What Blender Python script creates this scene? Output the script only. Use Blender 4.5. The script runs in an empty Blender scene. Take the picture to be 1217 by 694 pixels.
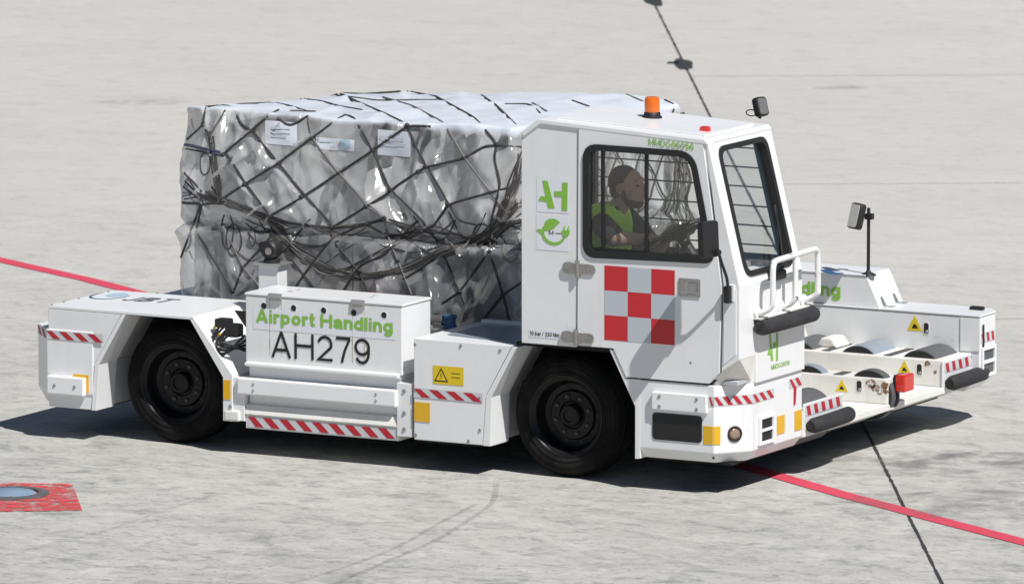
import bpy, bmesh, math, random
from mathutils import Vector, Matrix, noise
random.seed(7)
S = bpy.context.scene
COL = S.collection

# ------------------------------------------------------------------ camera
CAM = Vector((22.20362, -41.11511, 7.71579)); FPX = 9742.72
FW = Vector((-0.474781, 0.868901, -0.139981)); RT = Vector((0.87759, 0.479411, -0.000733)); UPV = Vector((-0.066471, 0.123194, 0.990154))
cam = bpy.data.cameras.new('camera'); camo = bpy.data.objects.new('camera', cam); COL.objects.link(camo)
camo.matrix_world = Matrix(((RT.x, UPV.x, -FW.x, CAM.x), (RT.y, UPV.y, -FW.y, CAM.y), (RT.z, UPV.z, -FW.z, CAM.z), (0, 0, 0, 1)))
cam.sensor_fit = 'HORIZONTAL'; cam.sensor_width = 36; cam.lens = 36*FPX/1217
cam.clip_start = 0.5; cam.clip_end = 2000
cam.dof.use_dof = True; cam.dof.focus_distance = 47.0; cam.dof.aperture_fstop = 6.3
S.camera = camo

# ------------------------------------------------------------------ light
SUN = Vector((-0.656, 0.307, -1.0)).normalized()          # the way the sunlight travels
w = bpy.data.worlds.new('World'); S.world = w; w.use_nodes = True
nt = w.node_tree; bg = nt.nodes['Background']
sky = nt.nodes.new('ShaderNodeTexSky'); sky.sky_type = 'NISHITA'; sky.sun_disc = False
elev = math.asin(-SUN.z); sky.sun_elevation = elev
sky.sun_rotation = math.atan2(-SUN.x, -SUN.y)
sky.air_density = 0.75; sky.dust_density = 0.3; sky.ozone_density = 1.0
nt.links.new(sky.outputs[0], bg.inputs[0]); bg.inputs[1].default_value = 0.05
sl = bpy.data.lights.new('sun', 'SUN'); sl.energy = 5.0; sl.angle = math.radians(0.55); sl.color = (1.0, 0.975, 0.945)
so = bpy.data.objects.new('sun', sl); COL.objects.link(so); so.rotation_euler = SUN.to_track_quat('-Z', 'Y').to_euler()
S.view_settings.view_transform = 'Standard'; S.view_settings.look = 'None'
S.view_settings.exposure = 0.05; S.view_settings.gamma = 1.0
S.render.resolution_x = 1024; S.render.resolution_y = 583

def at(u, v, ax, val):
    """point of the place that is seen at photo pixel (u, v), on the plane ax = val"""
    d = FW + RT*((u-608.5)/FPX) - UPV*((v-347)/FPX)
    i = 'XYZ'.index(ax); t = (val-CAM[i])/d[i]
    return CAM + d*t

# ------------------------------------------------------------------ materials
def mat(name, col, rough=.5, metal=0., spec=.5, dirt=0., dcol=(.35, .31, .25), dscale=3., bump=0., bscale=40., coat=0., streak=0., alpha=None):
    m = bpy.data.materials.new(name); m.use_nodes = True
    n = m.node_tree; p = n.nodes['Principled BSDF']
    p.inputs['Base Color'].default_value = (*col, 1); p.inputs['Roughness'].default_value = rough
    p.inputs['Metallic'].default_value = metal; p.inputs['Specular IOR Level'].default_value = spec
    p.inputs['Coat Weight'].default_value = coat
    tc = n.nodes.new('ShaderNodeTexCoord')
    last = None
    def noise_mask(scale, lo, hi, detail, vec=None):
        t = n.nodes.new('ShaderNodeTexNoise'); t.inputs['Scale'].default_value = scale; t.inputs['Detail'].default_value = detail
        n.links.new(vec or tc.outputs['Object'], t.inputs['Vector'])
        r = n.nodes.new('ShaderNodeMapRange'); r.inputs[1].default_value = lo; r.inputs[2].default_value = hi
        n.links.new(t.outputs[0], r.inputs[0]); return r.outputs[0]
    def over(fac, amount, c):
        nonlocal last
        mx = n.nodes.new('ShaderNodeMix'); mx.data_type = 'RGBA'
        ml = n.nodes.new('ShaderNodeMath'); ml.operation = 'MULTIPLY'; ml.inputs[1].default_value = amount
        n.links.new(fac, ml.inputs[0]); n.links.new(ml.outputs[0], mx.inputs[0])
        if last: n.links.new(last, mx.inputs[6])
        else: mx.inputs[6].default_value = (*col, 1)
        mx.inputs[7].default_value = (*c, 1); last = mx.outputs[2]
    if dirt > 0:
        over(noise_mask(dscale, .45, .75, 6), dirt, dcol)
        over(noise_mask(dscale*9, .62, .78, 4), dirt*.8, dcol)
    if streak > 0:
        mp = n.nodes.new('ShaderNodeMapping'); mp.inputs['Scale'].default_value = (26, 26, 1.3)
        n.links.new(tc.outputs['Object'], mp.inputs[0])
        over(noise_mask(1.0, .56, .8, 3, mp.outputs[0]), streak, dcol)
    if last: n.links.new(last, p.inputs['Base Color'])
    if bump > 0:
        t = n.nodes.new('ShaderNodeTexNoise'); t.inputs['Scale'].default_value = bscale; t.inputs['Detail'].default_value = 5
        n.links.new(tc.outputs['Object'], t.inputs['Vector'])
        b = n.nodes.new('ShaderNodeBump'); b.inputs['Strength'].default_value = bump; b.inputs['Distance'].default_value = .02
        n.links.new(t.outputs[0], b.inputs['Height']); n.links.new(b.outputs[0], p.inputs['Normal'])
    return m

M = {}
M['white'] = mat('white_paint', (.785, .795, .80), .34, dirt=.14, dcol=(.50, .47, .40), dscale=2.6, bump=.05, bscale=4, streak=.10, coat=.15)
M['worn'] = mat('worn_white_paint', (.78, .77, .73), .45, dirt=.30, dcol=(.42, .36, .28), dscale=3.0, bump=.06, bscale=12, streak=.2)
M['pad'] = mat('white_plastic', (.82, .83, .84), .45, dirt=.06)
M['black'] = mat('black_rubber', (.013, .013, .014), .55, bump=.1, bscale=60)
M['tyre'] = mat('tyre_rubber', (.009, .009, .009), .85, spec=.12, dirt=.55, dcol=(.035, .033, .030), dscale=7, bump=.15, bscale=50)
M['nut'] = mat('lug_nut_steel', (.07, .066, .06), .4, metal=.4, dirt=.4, dcol=(.06, .05, .04), dscale=30)
M['rim'] = mat('black_rim_paint', (.006, .006, .007), .36, spec=.25, dirt=.3, dcol=(.04, .035, .03), dscale=8)
M['pads'] = mat('dark_foam_rubber', (.030, .030, .032), .7, spec=.3, dirt=.35, dcol=(.07, .07, .07), dscale=12, bump=.15, bscale=90)
M['dark'] = mat('dark_recess', (.012, .012, .013), .6)
M['under'] = mat('underside_black_and_shade', (.012, .012, .012), .7, spec=.2, dirt=.4, dcol=(.03, .027, .024))  # chassis black; also shade painted into the arches, and the added plates
M['steel'] = mat('bare_steel', (.42, .41, .39), .38, metal=.85, dirt=.4, dcol=(.25, .2, .15), dscale=20)
M['alu'] = mat('aluminium', (.55, .55, .55), .42, metal=.8, dirt=.3, dcol=(.3, .3, .3), dscale=10)
M['roller_dark'] = mat('dark_roller_rubber', (.10, .103, .108), .62, spec=.35, dirt=.3, dcol=(.13, .13, .13), dscale=14, bump=.1, bscale=80)
M['roller_light'] = mat('grey_roller_coating', (.25, .285, .33), .5, dirt=.2, dcol=(.15, .16, .18), dscale=9)
M['rollgrey'] = mat('grey_bar_paint', (.06, .062, .065), .5)
M['strip'] = mat('grip_strip', (.085, .083, .08), .85, bump=.4, bscale=150)
M['red'] = mat('red_tape', (.46, .014, .028), .5, dirt=.15, dcol=(.25, .03, .03), dscale=14)
M['tapewhite'] = mat('reflective_tape', (.58, .60, .62), .4, dirt=.15, dcol=(.4, .38, .35), dscale=10)
M['checkred'] = mat('red_film', (.56, .022, .030), .45, dirt=.1, dcol=(.34, .03, .03), dscale=5)
M['checkgrey'] = mat('silver_film', (.50, .54, .58), .42)
M['yellow'] = mat('yellow_reflector', (.74, .42, .01), .4, dirt=.1)
M['signyellow'] = mat('yellow_label', (.72, .52, .01), .45, dirt=.2, dcol=(.4, .3, .1), dscale=12)
M['green'] = mat('green_lettering', (.23, .49, .06), .5, dirt=.08, dcol=(.4, .5, .3), dscale=20)
M['fadeink'] = mat('faded_lettering', (.10, .105, .12), .5)
M['ink'] = mat('black_lettering', (.012, .012, .012), .45)
M['blue'] = mat('blue_print', (.03, .10, .22), .5)
M['cyan'] = mat('pale_blue_print', (.36, .50, .58), .5)
M['label'] = mat('white_label', (.755, .78, .82), .4)
M['redlamp'] = mat('red_lens', (.62, .02, .008), .25, coat=.6)
M['lampglass'] = mat('lamp_glass', (.30, .20, .15), .15, coat=.8)
M['mirror'] = mat('mirror_glass', (.82, .82, .80), .06, metal=1.0)
M['mirrordark'] = mat('grey_mirror_glass', (.20, .20, .19), .3, metal=.3)
M['mirrorpale'] = mat('mirror_glass_with_reflection', (.80, .78, .72), .35, metal=.15)  # reflection of the pale ground is put into the glass colour
M['frontpanel'] = mat('grey_sheet_sky_tint', (.26, .33, .40), .30, coat=.3, dirt=.12, dcol=(.4, .42, .42), dscale=4)  # grey glossy sheet; the sky's blue reflection is put into its colour
M['seat'] = mat('seat_cloth', (.02, .02, .022), .9)
M['interior'] = mat('cab_lining', (.46, .47, .48), .8)
M['skin'] = mat('skin', (.44, .27, .20), .55, dirt=.15, dcol=(.25, .11, .07), dscale=20)
M['hair'] = mat('short_brown_hair', (.115, .075, .055), .75, bump=.8, bscale=220)
M['beard'] = mat('short_beard', (.12, .078, .058), .8, bump=.8, bscale=220)
M['shirt'] = mat('charcoal_cotton', (.028, .028, .033), .9, bump=.3, bscale=30)
M['trousers'] = mat('navy_trousers', (.02, .022, .035), .9)
M['vest'] = mat('lime_hi_vis', (.50, .92, .04), .7, bump=.3, bscale=18)
M['silver'] = mat('reflective_silver', (.55, .55, .56), .4)
M['netting'] = mat('dark_net_webbing', (.038, .035, .033), .75, dirt=.3, dcol=(.09, .085, .08), dscale=18)
M['pale_net'] = mat('worn_net_webbing', (.16, .15, .14), .7, dirt=.4, dcol=(.05, .05, .05), dscale=15)
M['navystrap'] = mat('navy_strap', (.02, .03, .06), .7)
M['carton'] = mat('grey_board_carton', (.27, .255, .235), .85, dirt=.3, dcol=(.20, .18, .16), dscale=4)
M['carton2'] = mat('pale_board_carton', (.42, .41, .40), .8, dirt=.3, dcol=(.28, .26, .24), dscale=4)
M['paper'] = mat('paper', (.60, .63, .69), .6, dirt=.3, dcol=(.5, .52, .55), dscale=14)
M['cover'] = mat('blue_grey_cast_cover', (.26, .36, .48), .45, metal=.2, dirt=.4, dcol=(.18, .22, .27), dscale=8, bump=.2, bscale=60)
M['coverring'] = mat('cast_ring', (.12, .125, .13), .6, metal=.3, dirt=.5, dcol=(.25, .25, .25), dscale=12)

def glass(name, tint):
    """thin pane: clear, with a reflection that grows at a glancing angle"""
    m = bpy.data.materials.new(name); m.use_nodes = True; n = m.node_tree; n.nodes.clear()
    o = n.nodes.new('ShaderNodeOutputMaterial'); mx = n.nodes.new('ShaderNodeMixShader'); f = n.nodes.new('ShaderNodeLayerWeight')
    pw = n.nodes.new('ShaderNodeMath'); pw.operation = 'POWER'; pw.inputs[1].default_value = 4; ad = n.nodes.new('ShaderNodeMath'); ad.operation = 'MULTIPLY_ADD'; ad.inputs[1].default_value = .8; ad.inputs[2].default_value = .055
    t = n.nodes.new('ShaderNodeBsdfTransparent'); t.inputs[0].default_value = (*tint, 1)
    g = n.nodes.new('ShaderNodeBsdfGlossy'); g.inputs['Roughness'].default_value = .03
    f.inputs[0].default_value = .5; n.links.new(f.outputs['Facing'], pw.inputs[0]); n.links.new(pw.outputs[0], ad.inputs[0])
    n.links.new(ad.outputs[0], mx.inputs[0]); n.links.new(t.outputs[0], mx.inputs[1]); n.links.new(g.outputs[0], mx.inputs[2]); n.links.new(mx.outputs[0], o.inputs[0])
    return m
M['glass'] = glass('window_glass', (.985, .992, .99))

def orange_lens():
    m = mat('orange_lens', (.85, .17, .01), .18, coat=.5)
    p = m.node_tree.nodes['Principled BSDF']; p.inputs['Transmission Weight'].default_value = .25
    return m
M['orange'] = orange_lens()

def film(name, lo, hi, dark):
    """clear stretch film: partly see-through, milky where layered, glossy creases; the attribute 'cover' marks the white top sheet"""
    m = bpy.data.materials.new(name); m.use_nodes = True; n = m.node_tree; p = n.nodes['Principled BSDF']; o = n.nodes['Material Output']
    p.inputs['Coat Roughness'].default_value = .17; p.inputs['Coat IOR'].default_value = 1.7
    tc = n.nodes.new('ShaderNodeTexCoord'); at_ = n.nodes.new('ShaderNodeAttribute'); at_.attribute_name = 'cover'
    def N(t, **k):
        x = n.nodes.new(t)
        for q, v in k.items(): x.inputs[q].default_value = v
        return x
    def mr(src, a, b_, c, d):
        r = N('ShaderNodeMapRange'); 
        for i, v in enumerate((a, b_, c, d)): r.inputs[i+1].default_value = v
        n.links.new(src, r.inputs[0]); return r.outputs[0]
    def mixf(fac, a, b_):
        x = n.nodes.new('ShaderNodeMix'); n.links.new(fac, x.inputs[0]); n.links.new(a, x.inputs[2])
        if isinstance(b_, float): x.inputs[3].default_value = b_
        else: n.links.new(b_, x.inputs[3])
        return x.outputs[0]
    dn = N('ShaderNodeTexNoise', Scale=2.0, Detail=2); n.links.new(tc.outputs['Object'], dn.inputs[0])
    va = n.nodes.new('ShaderNodeVectorMath'); va.operation = 'SCALE'; va.inputs['Scale'].default_value = .30; n.links.new(dn.outputs['Color'], va.inputs[0])
    vb = n.nodes.new('ShaderNodeVectorMath'); vb.operation = 'ADD'; n.links.new(tc.outputs['Object'], vb.inputs[0]); n.links.new(va.outputs[0], vb.inputs[1])
    mp = n.nodes.new('ShaderNodeMapping'); mp.inputs['Scale'].default_value = (1.8, 1.8, .55); mp.inputs['Rotation'].default_value = (0, .75, 0); n.links.new(vb.outputs[0], mp.inputs[0])
    mp2 = n.nodes.new('ShaderNodeMapping'); mp2.inputs['Scale'].default_value = (1.8, 1.8, .6); mp2.inputs['Rotation'].default_value = (0, -.5, 0); n.links.new(vb.outputs[0], mp2.inputs[0])
    def ridge(vec, sc_, det):
        t = N('ShaderNodeTexNoise', Scale=sc_, Detail=det); t.noise_type = 'RIDGED_MULTIFRACTAL'; t.normalize = True; n.links.new(vec, t.inputs[0]); return t.outputs[0]
    r1 = ridge(mp.outputs[0], 1.7, 2.5); r2 = ridge(mp2.outputs[0], 3.6, 2.0)
    t = N('ShaderNodeTexNoise', Scale=2.2, Detail=6, Distortion=.8); n.links.new(tc.outputs['Object'], t.inputs[0])
    # layered film along creases is milkier
    dens = N('ShaderNodeMath'); dens.operation = 'MULTIPLY_ADD'; dens.inputs[1].default_value = .55; n.links.new(r1, dens.inputs[0]); n.links.new(mr(t.outputs[0], .3, .7, .30, .52), dens.inputs[2])
    fac = mr(dens.outputs[0], .44, .92, lo, hi)
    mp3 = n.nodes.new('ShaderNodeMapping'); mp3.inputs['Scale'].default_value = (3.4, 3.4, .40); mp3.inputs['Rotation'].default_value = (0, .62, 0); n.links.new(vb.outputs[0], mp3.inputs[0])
    st = mr(ridge(mp3.outputs[0], 1.25, 2.0), .74, .97, 0., 1.)  # white streaks: milky stretch marks, with highlights put into the colour
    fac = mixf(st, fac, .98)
    fac = mixf(at_.outputs['Fac'], fac, 1.0)
    n.links.new(mr(at_.outputs['Fac'], 0., 1., 1., .05), p.inputs['Coat Weight']); n.links.new(mr(at_.outputs['Fac'], 0., 1., .14, .6), p.inputs['Roughness']); n.links.new(mr(at_.outputs['Fac'], 0., 1., .5, .15), p.inputs['Specular IOR Level'])
    colf = mr(dens.outputs[0], .42, .90, 0., 1.)
    mc = n.nodes.new('ShaderNodeMix'); mc.data_type = 'RGBA'; mc.inputs[6].default_value = (*dark, 1); mc.inputs[7].default_value = (.90, .91, .92, 1)
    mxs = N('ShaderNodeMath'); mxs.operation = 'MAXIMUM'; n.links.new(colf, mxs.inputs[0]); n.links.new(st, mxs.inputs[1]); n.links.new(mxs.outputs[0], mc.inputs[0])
    mc2 = n.nodes.new('ShaderNodeMix'); mc2.data_type = 'RGBA'; mc2.inputs[7].default_value = (.56, .60, .655, 1); n.links.new(at_.outputs['Fac'], mc2.inputs[0]); n.links.new(mc.outputs[2], mc2.inputs[6])
    n.links.new(mc2.outputs[2], p.inputs['Base Color'])
    hs = N('ShaderNodeMath'); hs.operation = 'MULTIPLY_ADD'; hs.inputs[1].default_value = .45; n.links.new(r2, hs.inputs[0]); n.links.new(r1, hs.inputs[2])
    bs = mr(at_.outputs['Fac'], 0., 1., 1.0, .07)
    b = n.nodes.new('ShaderNodeBump'); b.inputs['Distance'].default_value = .13; n.links.new(bs, b.inputs['Strength'])
    hs2 = N('ShaderNodeMath'); hs2.operation = 'MULTIPLY_ADD'; hs2.inputs[1].default_value = .55; n.links.new(st, hs2.inputs[0]); n.links.new(hs.outputs[0], hs2.inputs[2]); n.links.new(hs2.outputs[0], b.inputs['Height']); # crinkles: small flat facets, each tilted its own way, that catch or miss the sun
    def facets(nrm, amounts):
        for (sc_, am) in amounts:
            vo = n.nodes.new('ShaderNodeTexVoronoi'); vo.inputs['Scale'].default_value = sc_; n.links.new(mp.outputs[0], vo.inputs['Vector'])
            sb = n.nodes.new('ShaderNodeVectorMath'); sb.operation = 'SUBTRACT'; sb.inputs[1].default_value = (.5, .5, .5); n.links.new(vo.outputs['Color'], sb.inputs[0])
            k = mr(at_.outputs['Fac'], 0., 1., am, am*.12)
            sl_ = n.nodes.new('ShaderNodeVectorMath'); sl_.operation = 'SCALE'; n.links.new(sb.outputs[0], sl_.inputs[0]); n.links.new(k, sl_.inputs['Scale'])
            ad_ = n.nodes.new('ShaderNodeVectorMath'); ad_.operation = 'ADD'; n.links.new(nrm, ad_.inputs[0]); n.links.new(sl_.outputs[0], ad_.inputs[1]); nrm = ad_.outputs[0]
        no = n.nodes.new('ShaderNodeVectorMath'); no.operation = 'NORMALIZE'; n.links.new(nrm, no.inputs[0]); return no.outputs[0]
    n.links.new(facets(b.outputs[0], ((3.2, .55), (7.5, .45))), p.inputs['Normal']); n.links.new(facets(b.outputs[0], ((3.2, .95), (7.5, .9), (15, .45))), p.inputs['Coat Normal'])
    mx = n.nodes.new('ShaderNodeMixShader'); tr = n.nodes.new('ShaderNodeBsdfTransparent'); tr.inputs[0].default_value = (.94, .95, .96, 1)
    n.links.new(fac, mx.inputs[0]); n.links.new(tr.outputs[0], mx.inputs[1]); n.links.new(p.outputs[0], mx.inputs[2]); n.links.new(mx.outputs[0], o.inputs[0])
    return m
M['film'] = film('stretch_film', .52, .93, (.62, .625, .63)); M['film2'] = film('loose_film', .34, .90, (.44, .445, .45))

def concrete(name, tint=1.0):
    m = bpy.data.materials.new(name); m.use_nodes = True; n = m.node_tree; p = n.nodes['Principled BSDF']
    p.inputs['Roughness'].default_value = .85; p.inputs['Specular IOR Level'].default_value = .25
    tc = n.nodes.new('ShaderNodeTexCoord')
    mp = n.nodes.new('ShaderNodeMapping'); mp.inputs['Rotation'].default_value = (0, 0, -math.radians(28)); mp.inputs['Scale'].default_value = (.7, 1, 1)
    n.links.new(tc.outputs['Object'], mp.inputs[0])
    def nz(scale, detail, lo, hi, vec, dist=0., rough=.5):
        t = n.nodes.new('ShaderNodeTexNoise'); t.inputs['Scale'].default_value = scale; t.inputs['Detail'].default_value = detail; t.inputs['Distortion'].default_value = dist; t.inputs['Roughness'].default_value = rough
        n.links.new(vec, t.inputs[0]); r = n.nodes.new('ShaderNodeMapRange'); r.inputs[1].default_value = lo; r.inputs[2].default_value = hi
        n.links.new(t.outputs[0], r.inputs[0]); return r.outputs[0]
    O = tc.outputs['Object']; A = mp.outputs[0]
    last = None
    base = (.505*tint, .492*tint, .458*tint)
    def over(fac, amt, c):
        nonlocal last
        ml = n.nodes.new('ShaderNodeMath'); ml.operation = 'MULTIPLY'; ml.inputs[1].default_value = amt; n.links.new(fac, ml.inputs[0])
        mx = n.nodes.new('ShaderNodeMix'); mx.data_type = 'RGBA'; n.links.new(ml.outputs[0], mx.inputs[0])
        if last: n.links.new(last, mx.inputs[6])
        else: mx.inputs[6].default_value = (*base, 1)
        mx.inputs[7].default_value = (*c, 1); last = mx.outputs[2]
    # the stand side of the apron is darker and more mottled than the open apron beyond
    sp = n.nodes.new('ShaderNodeSeparateXYZ'); n.links.new(O, sp.inputs[0])
    wob = nz(.25, 4, 0., 1., O)
    ad = n.nodes.new('ShaderNodeMath'); ad.operation = 'MULTIPLY_ADD'; ad.inputs[1].default_value = 9.0; n.links.new(wob, ad.inputs[0]); n.links.new(sp.outputs['Y'], ad.inputs[2])
    mr_ = n.nodes.new('ShaderNodeMapRange'); mr_.inputs[1].default_value = 14; mr_.inputs[2].default_value = 1; n.links.new(ad.outputs[0], mr_.inputs[0]); DARKER = mr_.outputs[0]
    def gated(fac):
        ml = n.nodes.new('ShaderNodeMath'); ml.operation = 'MULTIPLY_ADD'; ml.inputs[1].default_value = .75; ml.inputs[2].default_value = .25; n.links.new(DARKER, ml.inputs[0])
        m2 = n.nodes.new('ShaderNodeMath'); m2.operation = 'MULTIPLY'; n.links.new(fac, m2.inputs[0]); n.links.new(ml.outputs[0], m2.inputs[1]); return m2.outputs[0]
    over(DARKER, .55, (.40, .39, .36))
    over(nz(.22, 5, .4, .7, O), .28, (.40, .39, .365))
    over(gated(nz(.9, 10, .44, .66, A, .4, .72)), .58, (.30, .292, .27))
    over(gated(nz(3.0, 10, .48, .66, A, .4, .75)), .60, (.58, .57, .53))
    over(gated(nz(4.6, 10, .50, .62, A, .4, .80)), .85, (.21, .225, .21))
    over(gated(nz(10.0, 8, .52, .66, A, .2, .8)), .65, (.60, .59, .55))
    over(gated(nz(15.0, 8, .53, .66, A, .2, .82)), .90, (.15, .165, .155))
    over(gated(nz(.55, 7, .60, .78, A, .8)), .45, (.24, .235, .22))
    n.links.new(last, p.inputs['Base Color'])
    bt = n.nodes.new('ShaderNodeTexNoise'); bt.inputs['Scale'].default_value = 22; bt.inputs['Detail'].default_value = 9; bt.inputs['Roughness'].default_value = .7
    n.links.new(O, bt.inputs[0]); b = n.nodes.new('ShaderNodeBump'); b.inputs['Strength'].default_value = .5; b.inputs['Distance'].default_value = .012
    n.links.new(bt.outputs[0], b.inputs['Height']); n.links.new(b.outputs[0], p.inputs['Normal'])
    return m
M['concrete'] = concrete('apron_concrete'); M['concrete2'] = concrete('apron_concrete_paler', 1.03)

def worn_layer(name, col, lo, hi, scale, rough=.7, amax=1.0):
    """a thin worn layer (paint, rubber) that lets the concrete show where it has rubbed off"""
    m = bpy.data.materials.new(name); m.use_nodes = True; n = m.node_tree; p = n.nodes['Principled BSDF']; o = n.nodes['Material Output']
    p.inputs['Base Color'].default_value = (*col, 1); p.inputs['Roughness'].default_value = rough
    tc = n.nodes.new('ShaderNodeTexCoord'); t = n.nodes.new('ShaderNodeTexNoise'); t.inputs['Scale'].default_value = scale; t.inputs['Detail'].default_value = 8; t.inputs['Roughness'].default_value = .65
    n.links.new(tc.outputs['Object'], t.inputs[0]); r = n.nodes.new('ShaderNodeMapRange'); r.inputs[1].default_value = lo; r.inputs[2].default_value = hi; r.inputs[4].default_value = amax
    n.links.new(t.outputs[0], r.inputs[0]); mx = n.nodes.new('ShaderNodeMixShader'); tr = n.nodes.new('ShaderNodeBsdfTransparent')
    n.links.new(r.outputs[0], mx.inputs[0]); n.links.new(tr.outputs[0], mx.inputs[1]); n.links.new(p.outputs[0], mx.inputs[2]); n.links.new(mx.outputs[0], o.inputs[0])
    return m
M['linepaint'] = worn_layer('red_line_paint', (.61, .06, .10), .24, .42, 12, amax=.97)
M['patchpaint'] = worn_layer('worn_red_paint', (.58, .07, .075), .36, .58, 11)
M['sealant'] = worn_layer('joint_sealant', (.035, .035, .036), .30, .42, 14)
M['rubbermark'] = worn_layer('rubber_mark', (.17, .165, .155), .30, .70, 9, amax=.34)
M['stain'] = worn_layer('oil_stain', (.20, .195, .185), .44, .74, 3.5, amax=.45)
M['rust'] = worn_layer('rust_patch', (.22, .12, .055), .46, .56, 22, .9)
M['faint'] = worn_layer('faint_run', (.42, .34, .22), .35, .75, 9, .8, .45)
M['scuff'] = worn_layer('dark_scuff', (.22, .22, .21), .48, .62, 14, .8, .7)

# ------------------------------------------------------------------ mesh helpers
def mk(name, bm, m, parent=None, smooth=None):
    me = bpy.data.meshes.new(name)
    bmesh.ops.recalc_face_normals(bm, faces=bm.faces[:])
    if smooth is not None:
        for f in bm.faces: f.smooth = True
        for e in bm.edges:
            if len(e.link_faces) == 2 and e.calc_face_angle(0) > smooth: e.smooth = False
    bm.to_mesh(me); bm.free()
    for x in (m if isinstance(m, (list, tuple)) else [m]): me.materials.append(M[x])
    o = bpy.data.objects.new(name, me); COL.objects.link(o)
    if parent is not None: o.parent = parent
    return o
def tag(o, label=None, cat=None, group=None, kind=None):
    if label: o['label'] = label
    if cat: o['category'] = cat
    if group: o['group'] = group
    if kind: o['kind'] = kind
    return o
def empty(name, loc=(0, 0, 0)):
    o = bpy.data.objects.new(name, None); COL.objects.link(o); o.location = loc; o.empty_display_size = .2
    return o
def bevel(bm, w_, seg=2, ang=.5):
    if w_ <= 0: return bm
    bmesh.ops.recalc_face_normals(bm, faces=bm.faces[:])
    es = [e for e in bm.edges if len(e.link_faces) == 2 and e.calc_face_angle(0) > ang]
    bmesh.ops.bevel(bm, geom=es, offset=w_, segments=seg, affect='EDGES', profile=.6, clamp_overlap=True)
    return bm
def MAP(axis):
    return {'Y': lambda u, v, t: (u, t, v), 'X': lambda u, v, t: (t, u, v), 'Z': lambda u, v, t: (u, v, t)}[axis]
def prism(outer, t0, t1, axis='Y', holes=(), bv=0., bm=None, fn=None, seg=2):
    own = bm is None
    b = bmesh.new(); fn = fn or MAP(axis)
    loops = [outer] + list(holes)
    for t in (t0, t1):
        es = []
        for lp in loops:
            vs = [b.verts.new(fn(u, v, t)) for u, v in lp]
            es += [b.edges.new((vs[i], vs[(i+1) % len(vs)])) for i in range(len(vs))]
        if holes: bmesh.ops.triangle_fill(b, edges=es, use_beauty=True)
        else: b.faces.new(vs)
    b.verts.ensure_lookup_table()
    n = sum(len(l) for l in loops); base = 0
    for lp in loops:
        for i in range(len(lp)):
            j = (i+1) % len(lp)
            b.faces.new((b.verts[base+i], b.verts[base+j], b.verts[n+base+j], b.verts[n+base+i]))
        base += len(lp)
    bevel(b, bv, seg)
    if own: return b
    return join(bm, b)
def join(a, b):
    me = bpy.data.meshes.new('tmp'); b.to_mesh(me); b.free(); a.from_mesh(me); bpy.data.meshes.remove(me); return a
def box(x0, x1, y0, y1, z0, z1, bv=0., bm=None, seg=2):
    return prism([(x0, z0), (x1, z0), (x1, z1), (x0, z1)], y0, y1, 'Y', bv=bv, bm=bm, seg=seg)
def rr(u0, u1, v0, v1, r, n=5):
    return rpoly([(u0, v0), (u1, v0), (u1, v1), (u0, v1)], r, n)
def rpoly(pts, r, n=5):
    out = []; N = len(pts)
    for i in range(N):
        p = Vector(pts[i]); a = (Vector(pts[i-1])-p); c = (Vector(pts[(i+1) % N])-p)
        ri = r[i] if isinstance(r, (list, tuple)) else r
        ra = min(ri, a.length*.45, c.length*.45); a.normalize(); c.normalize()
        for k in range(n+1):
            t = k/n
            q = (p+a*ra)*(1-t)**2 + p*2*t*(1-t) + (p+c*ra)*t**2
            out.append((q.x, q.y))
    return out
def loft(levels, bv=0., cap=True):
    """levels: [(z, [(x, y) ...])] with equal counts"""
    b = bmesh.new(); rows = [[b.verts.new((x, y, z)) for x, y in pl] for z, pl in levels]
    for r0, r1 in zip(rows, rows[1:]):
        for i in range(len(r0)):
            j = (i+1) % len(r0); b.faces.new((r0[i], r0[j], r1[j], r1[i]))
    if cap: b.faces.new(rows[0]); b.faces.new(rows[-1])
    return bevel(b, bv)
def frame_of(d):
    d = Vector(d).normalized(); a = Vector((0, 0, 1)) if abs(d.z) < .9 else Vector((1, 0, 0))
    x = d.cross(a).normalized(); return x, d.cross(x).normalized()
def tube(path, r, n=8, bm=None, closed=False, flat=1.0):
    b = bm or bmesh.new(); P = [Vector(p) for p in path]; rings = []
    N = len(P); px = None
    for i, p in enumerate(P):
        d = (P[(i+1) % N]-P[i-1]) if closed else (P[min(i+1, N-1)]-P[max(i-1, 0)])
        if d.length < 1e-9: d = Vector((0, 0, 1))
        d.normalize()
        if px is None: px, py = frame_of(d)
        else:
            px = (px - d*px.dot(d)); px.normalize(); py = d.cross(px)
        rad = r[i] if isinstance(r, (list, tuple)) else r
        rings.append([b.verts.new(p + px*math.cos(2*math.pi*k/n)*rad + py*math.sin(2*math.pi*k/n)*rad*flat) for k in range(n)])
    pr_ = list(zip(rings, rings[1:])) + ([(rings[-1], rings[0])] if closed else [])
    for a, c in pr_:
        for k in range(n): b.faces.new((a[k], a[(k+1) % n], c[(k+1) % n], c[k]))
    if not closed: b.faces.new(rings[0]); b.faces.new(rings[-1][::-1])
    return b
def smoothpath(pts, n=6):
    """Catmull-Rom through the points"""
    P = [Vector(p) for p in pts]; out = []
    for i in range(len(P)-1):
        p0 = P[max(i-1, 0)]; p1 = P[i]; p2 = P[i+1]; p3 = P[min(i+2, len(P)-1)]
        for k in range(n):
            t = k/n
            out.append(.5*((2*p1)+(-p0+p2)*t+(2*p0-5*p1+4*p2-p3)*t*t+(-p0+3*p1-3*p2+p3)*t**3))
    return out+[P[-1]]
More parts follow.
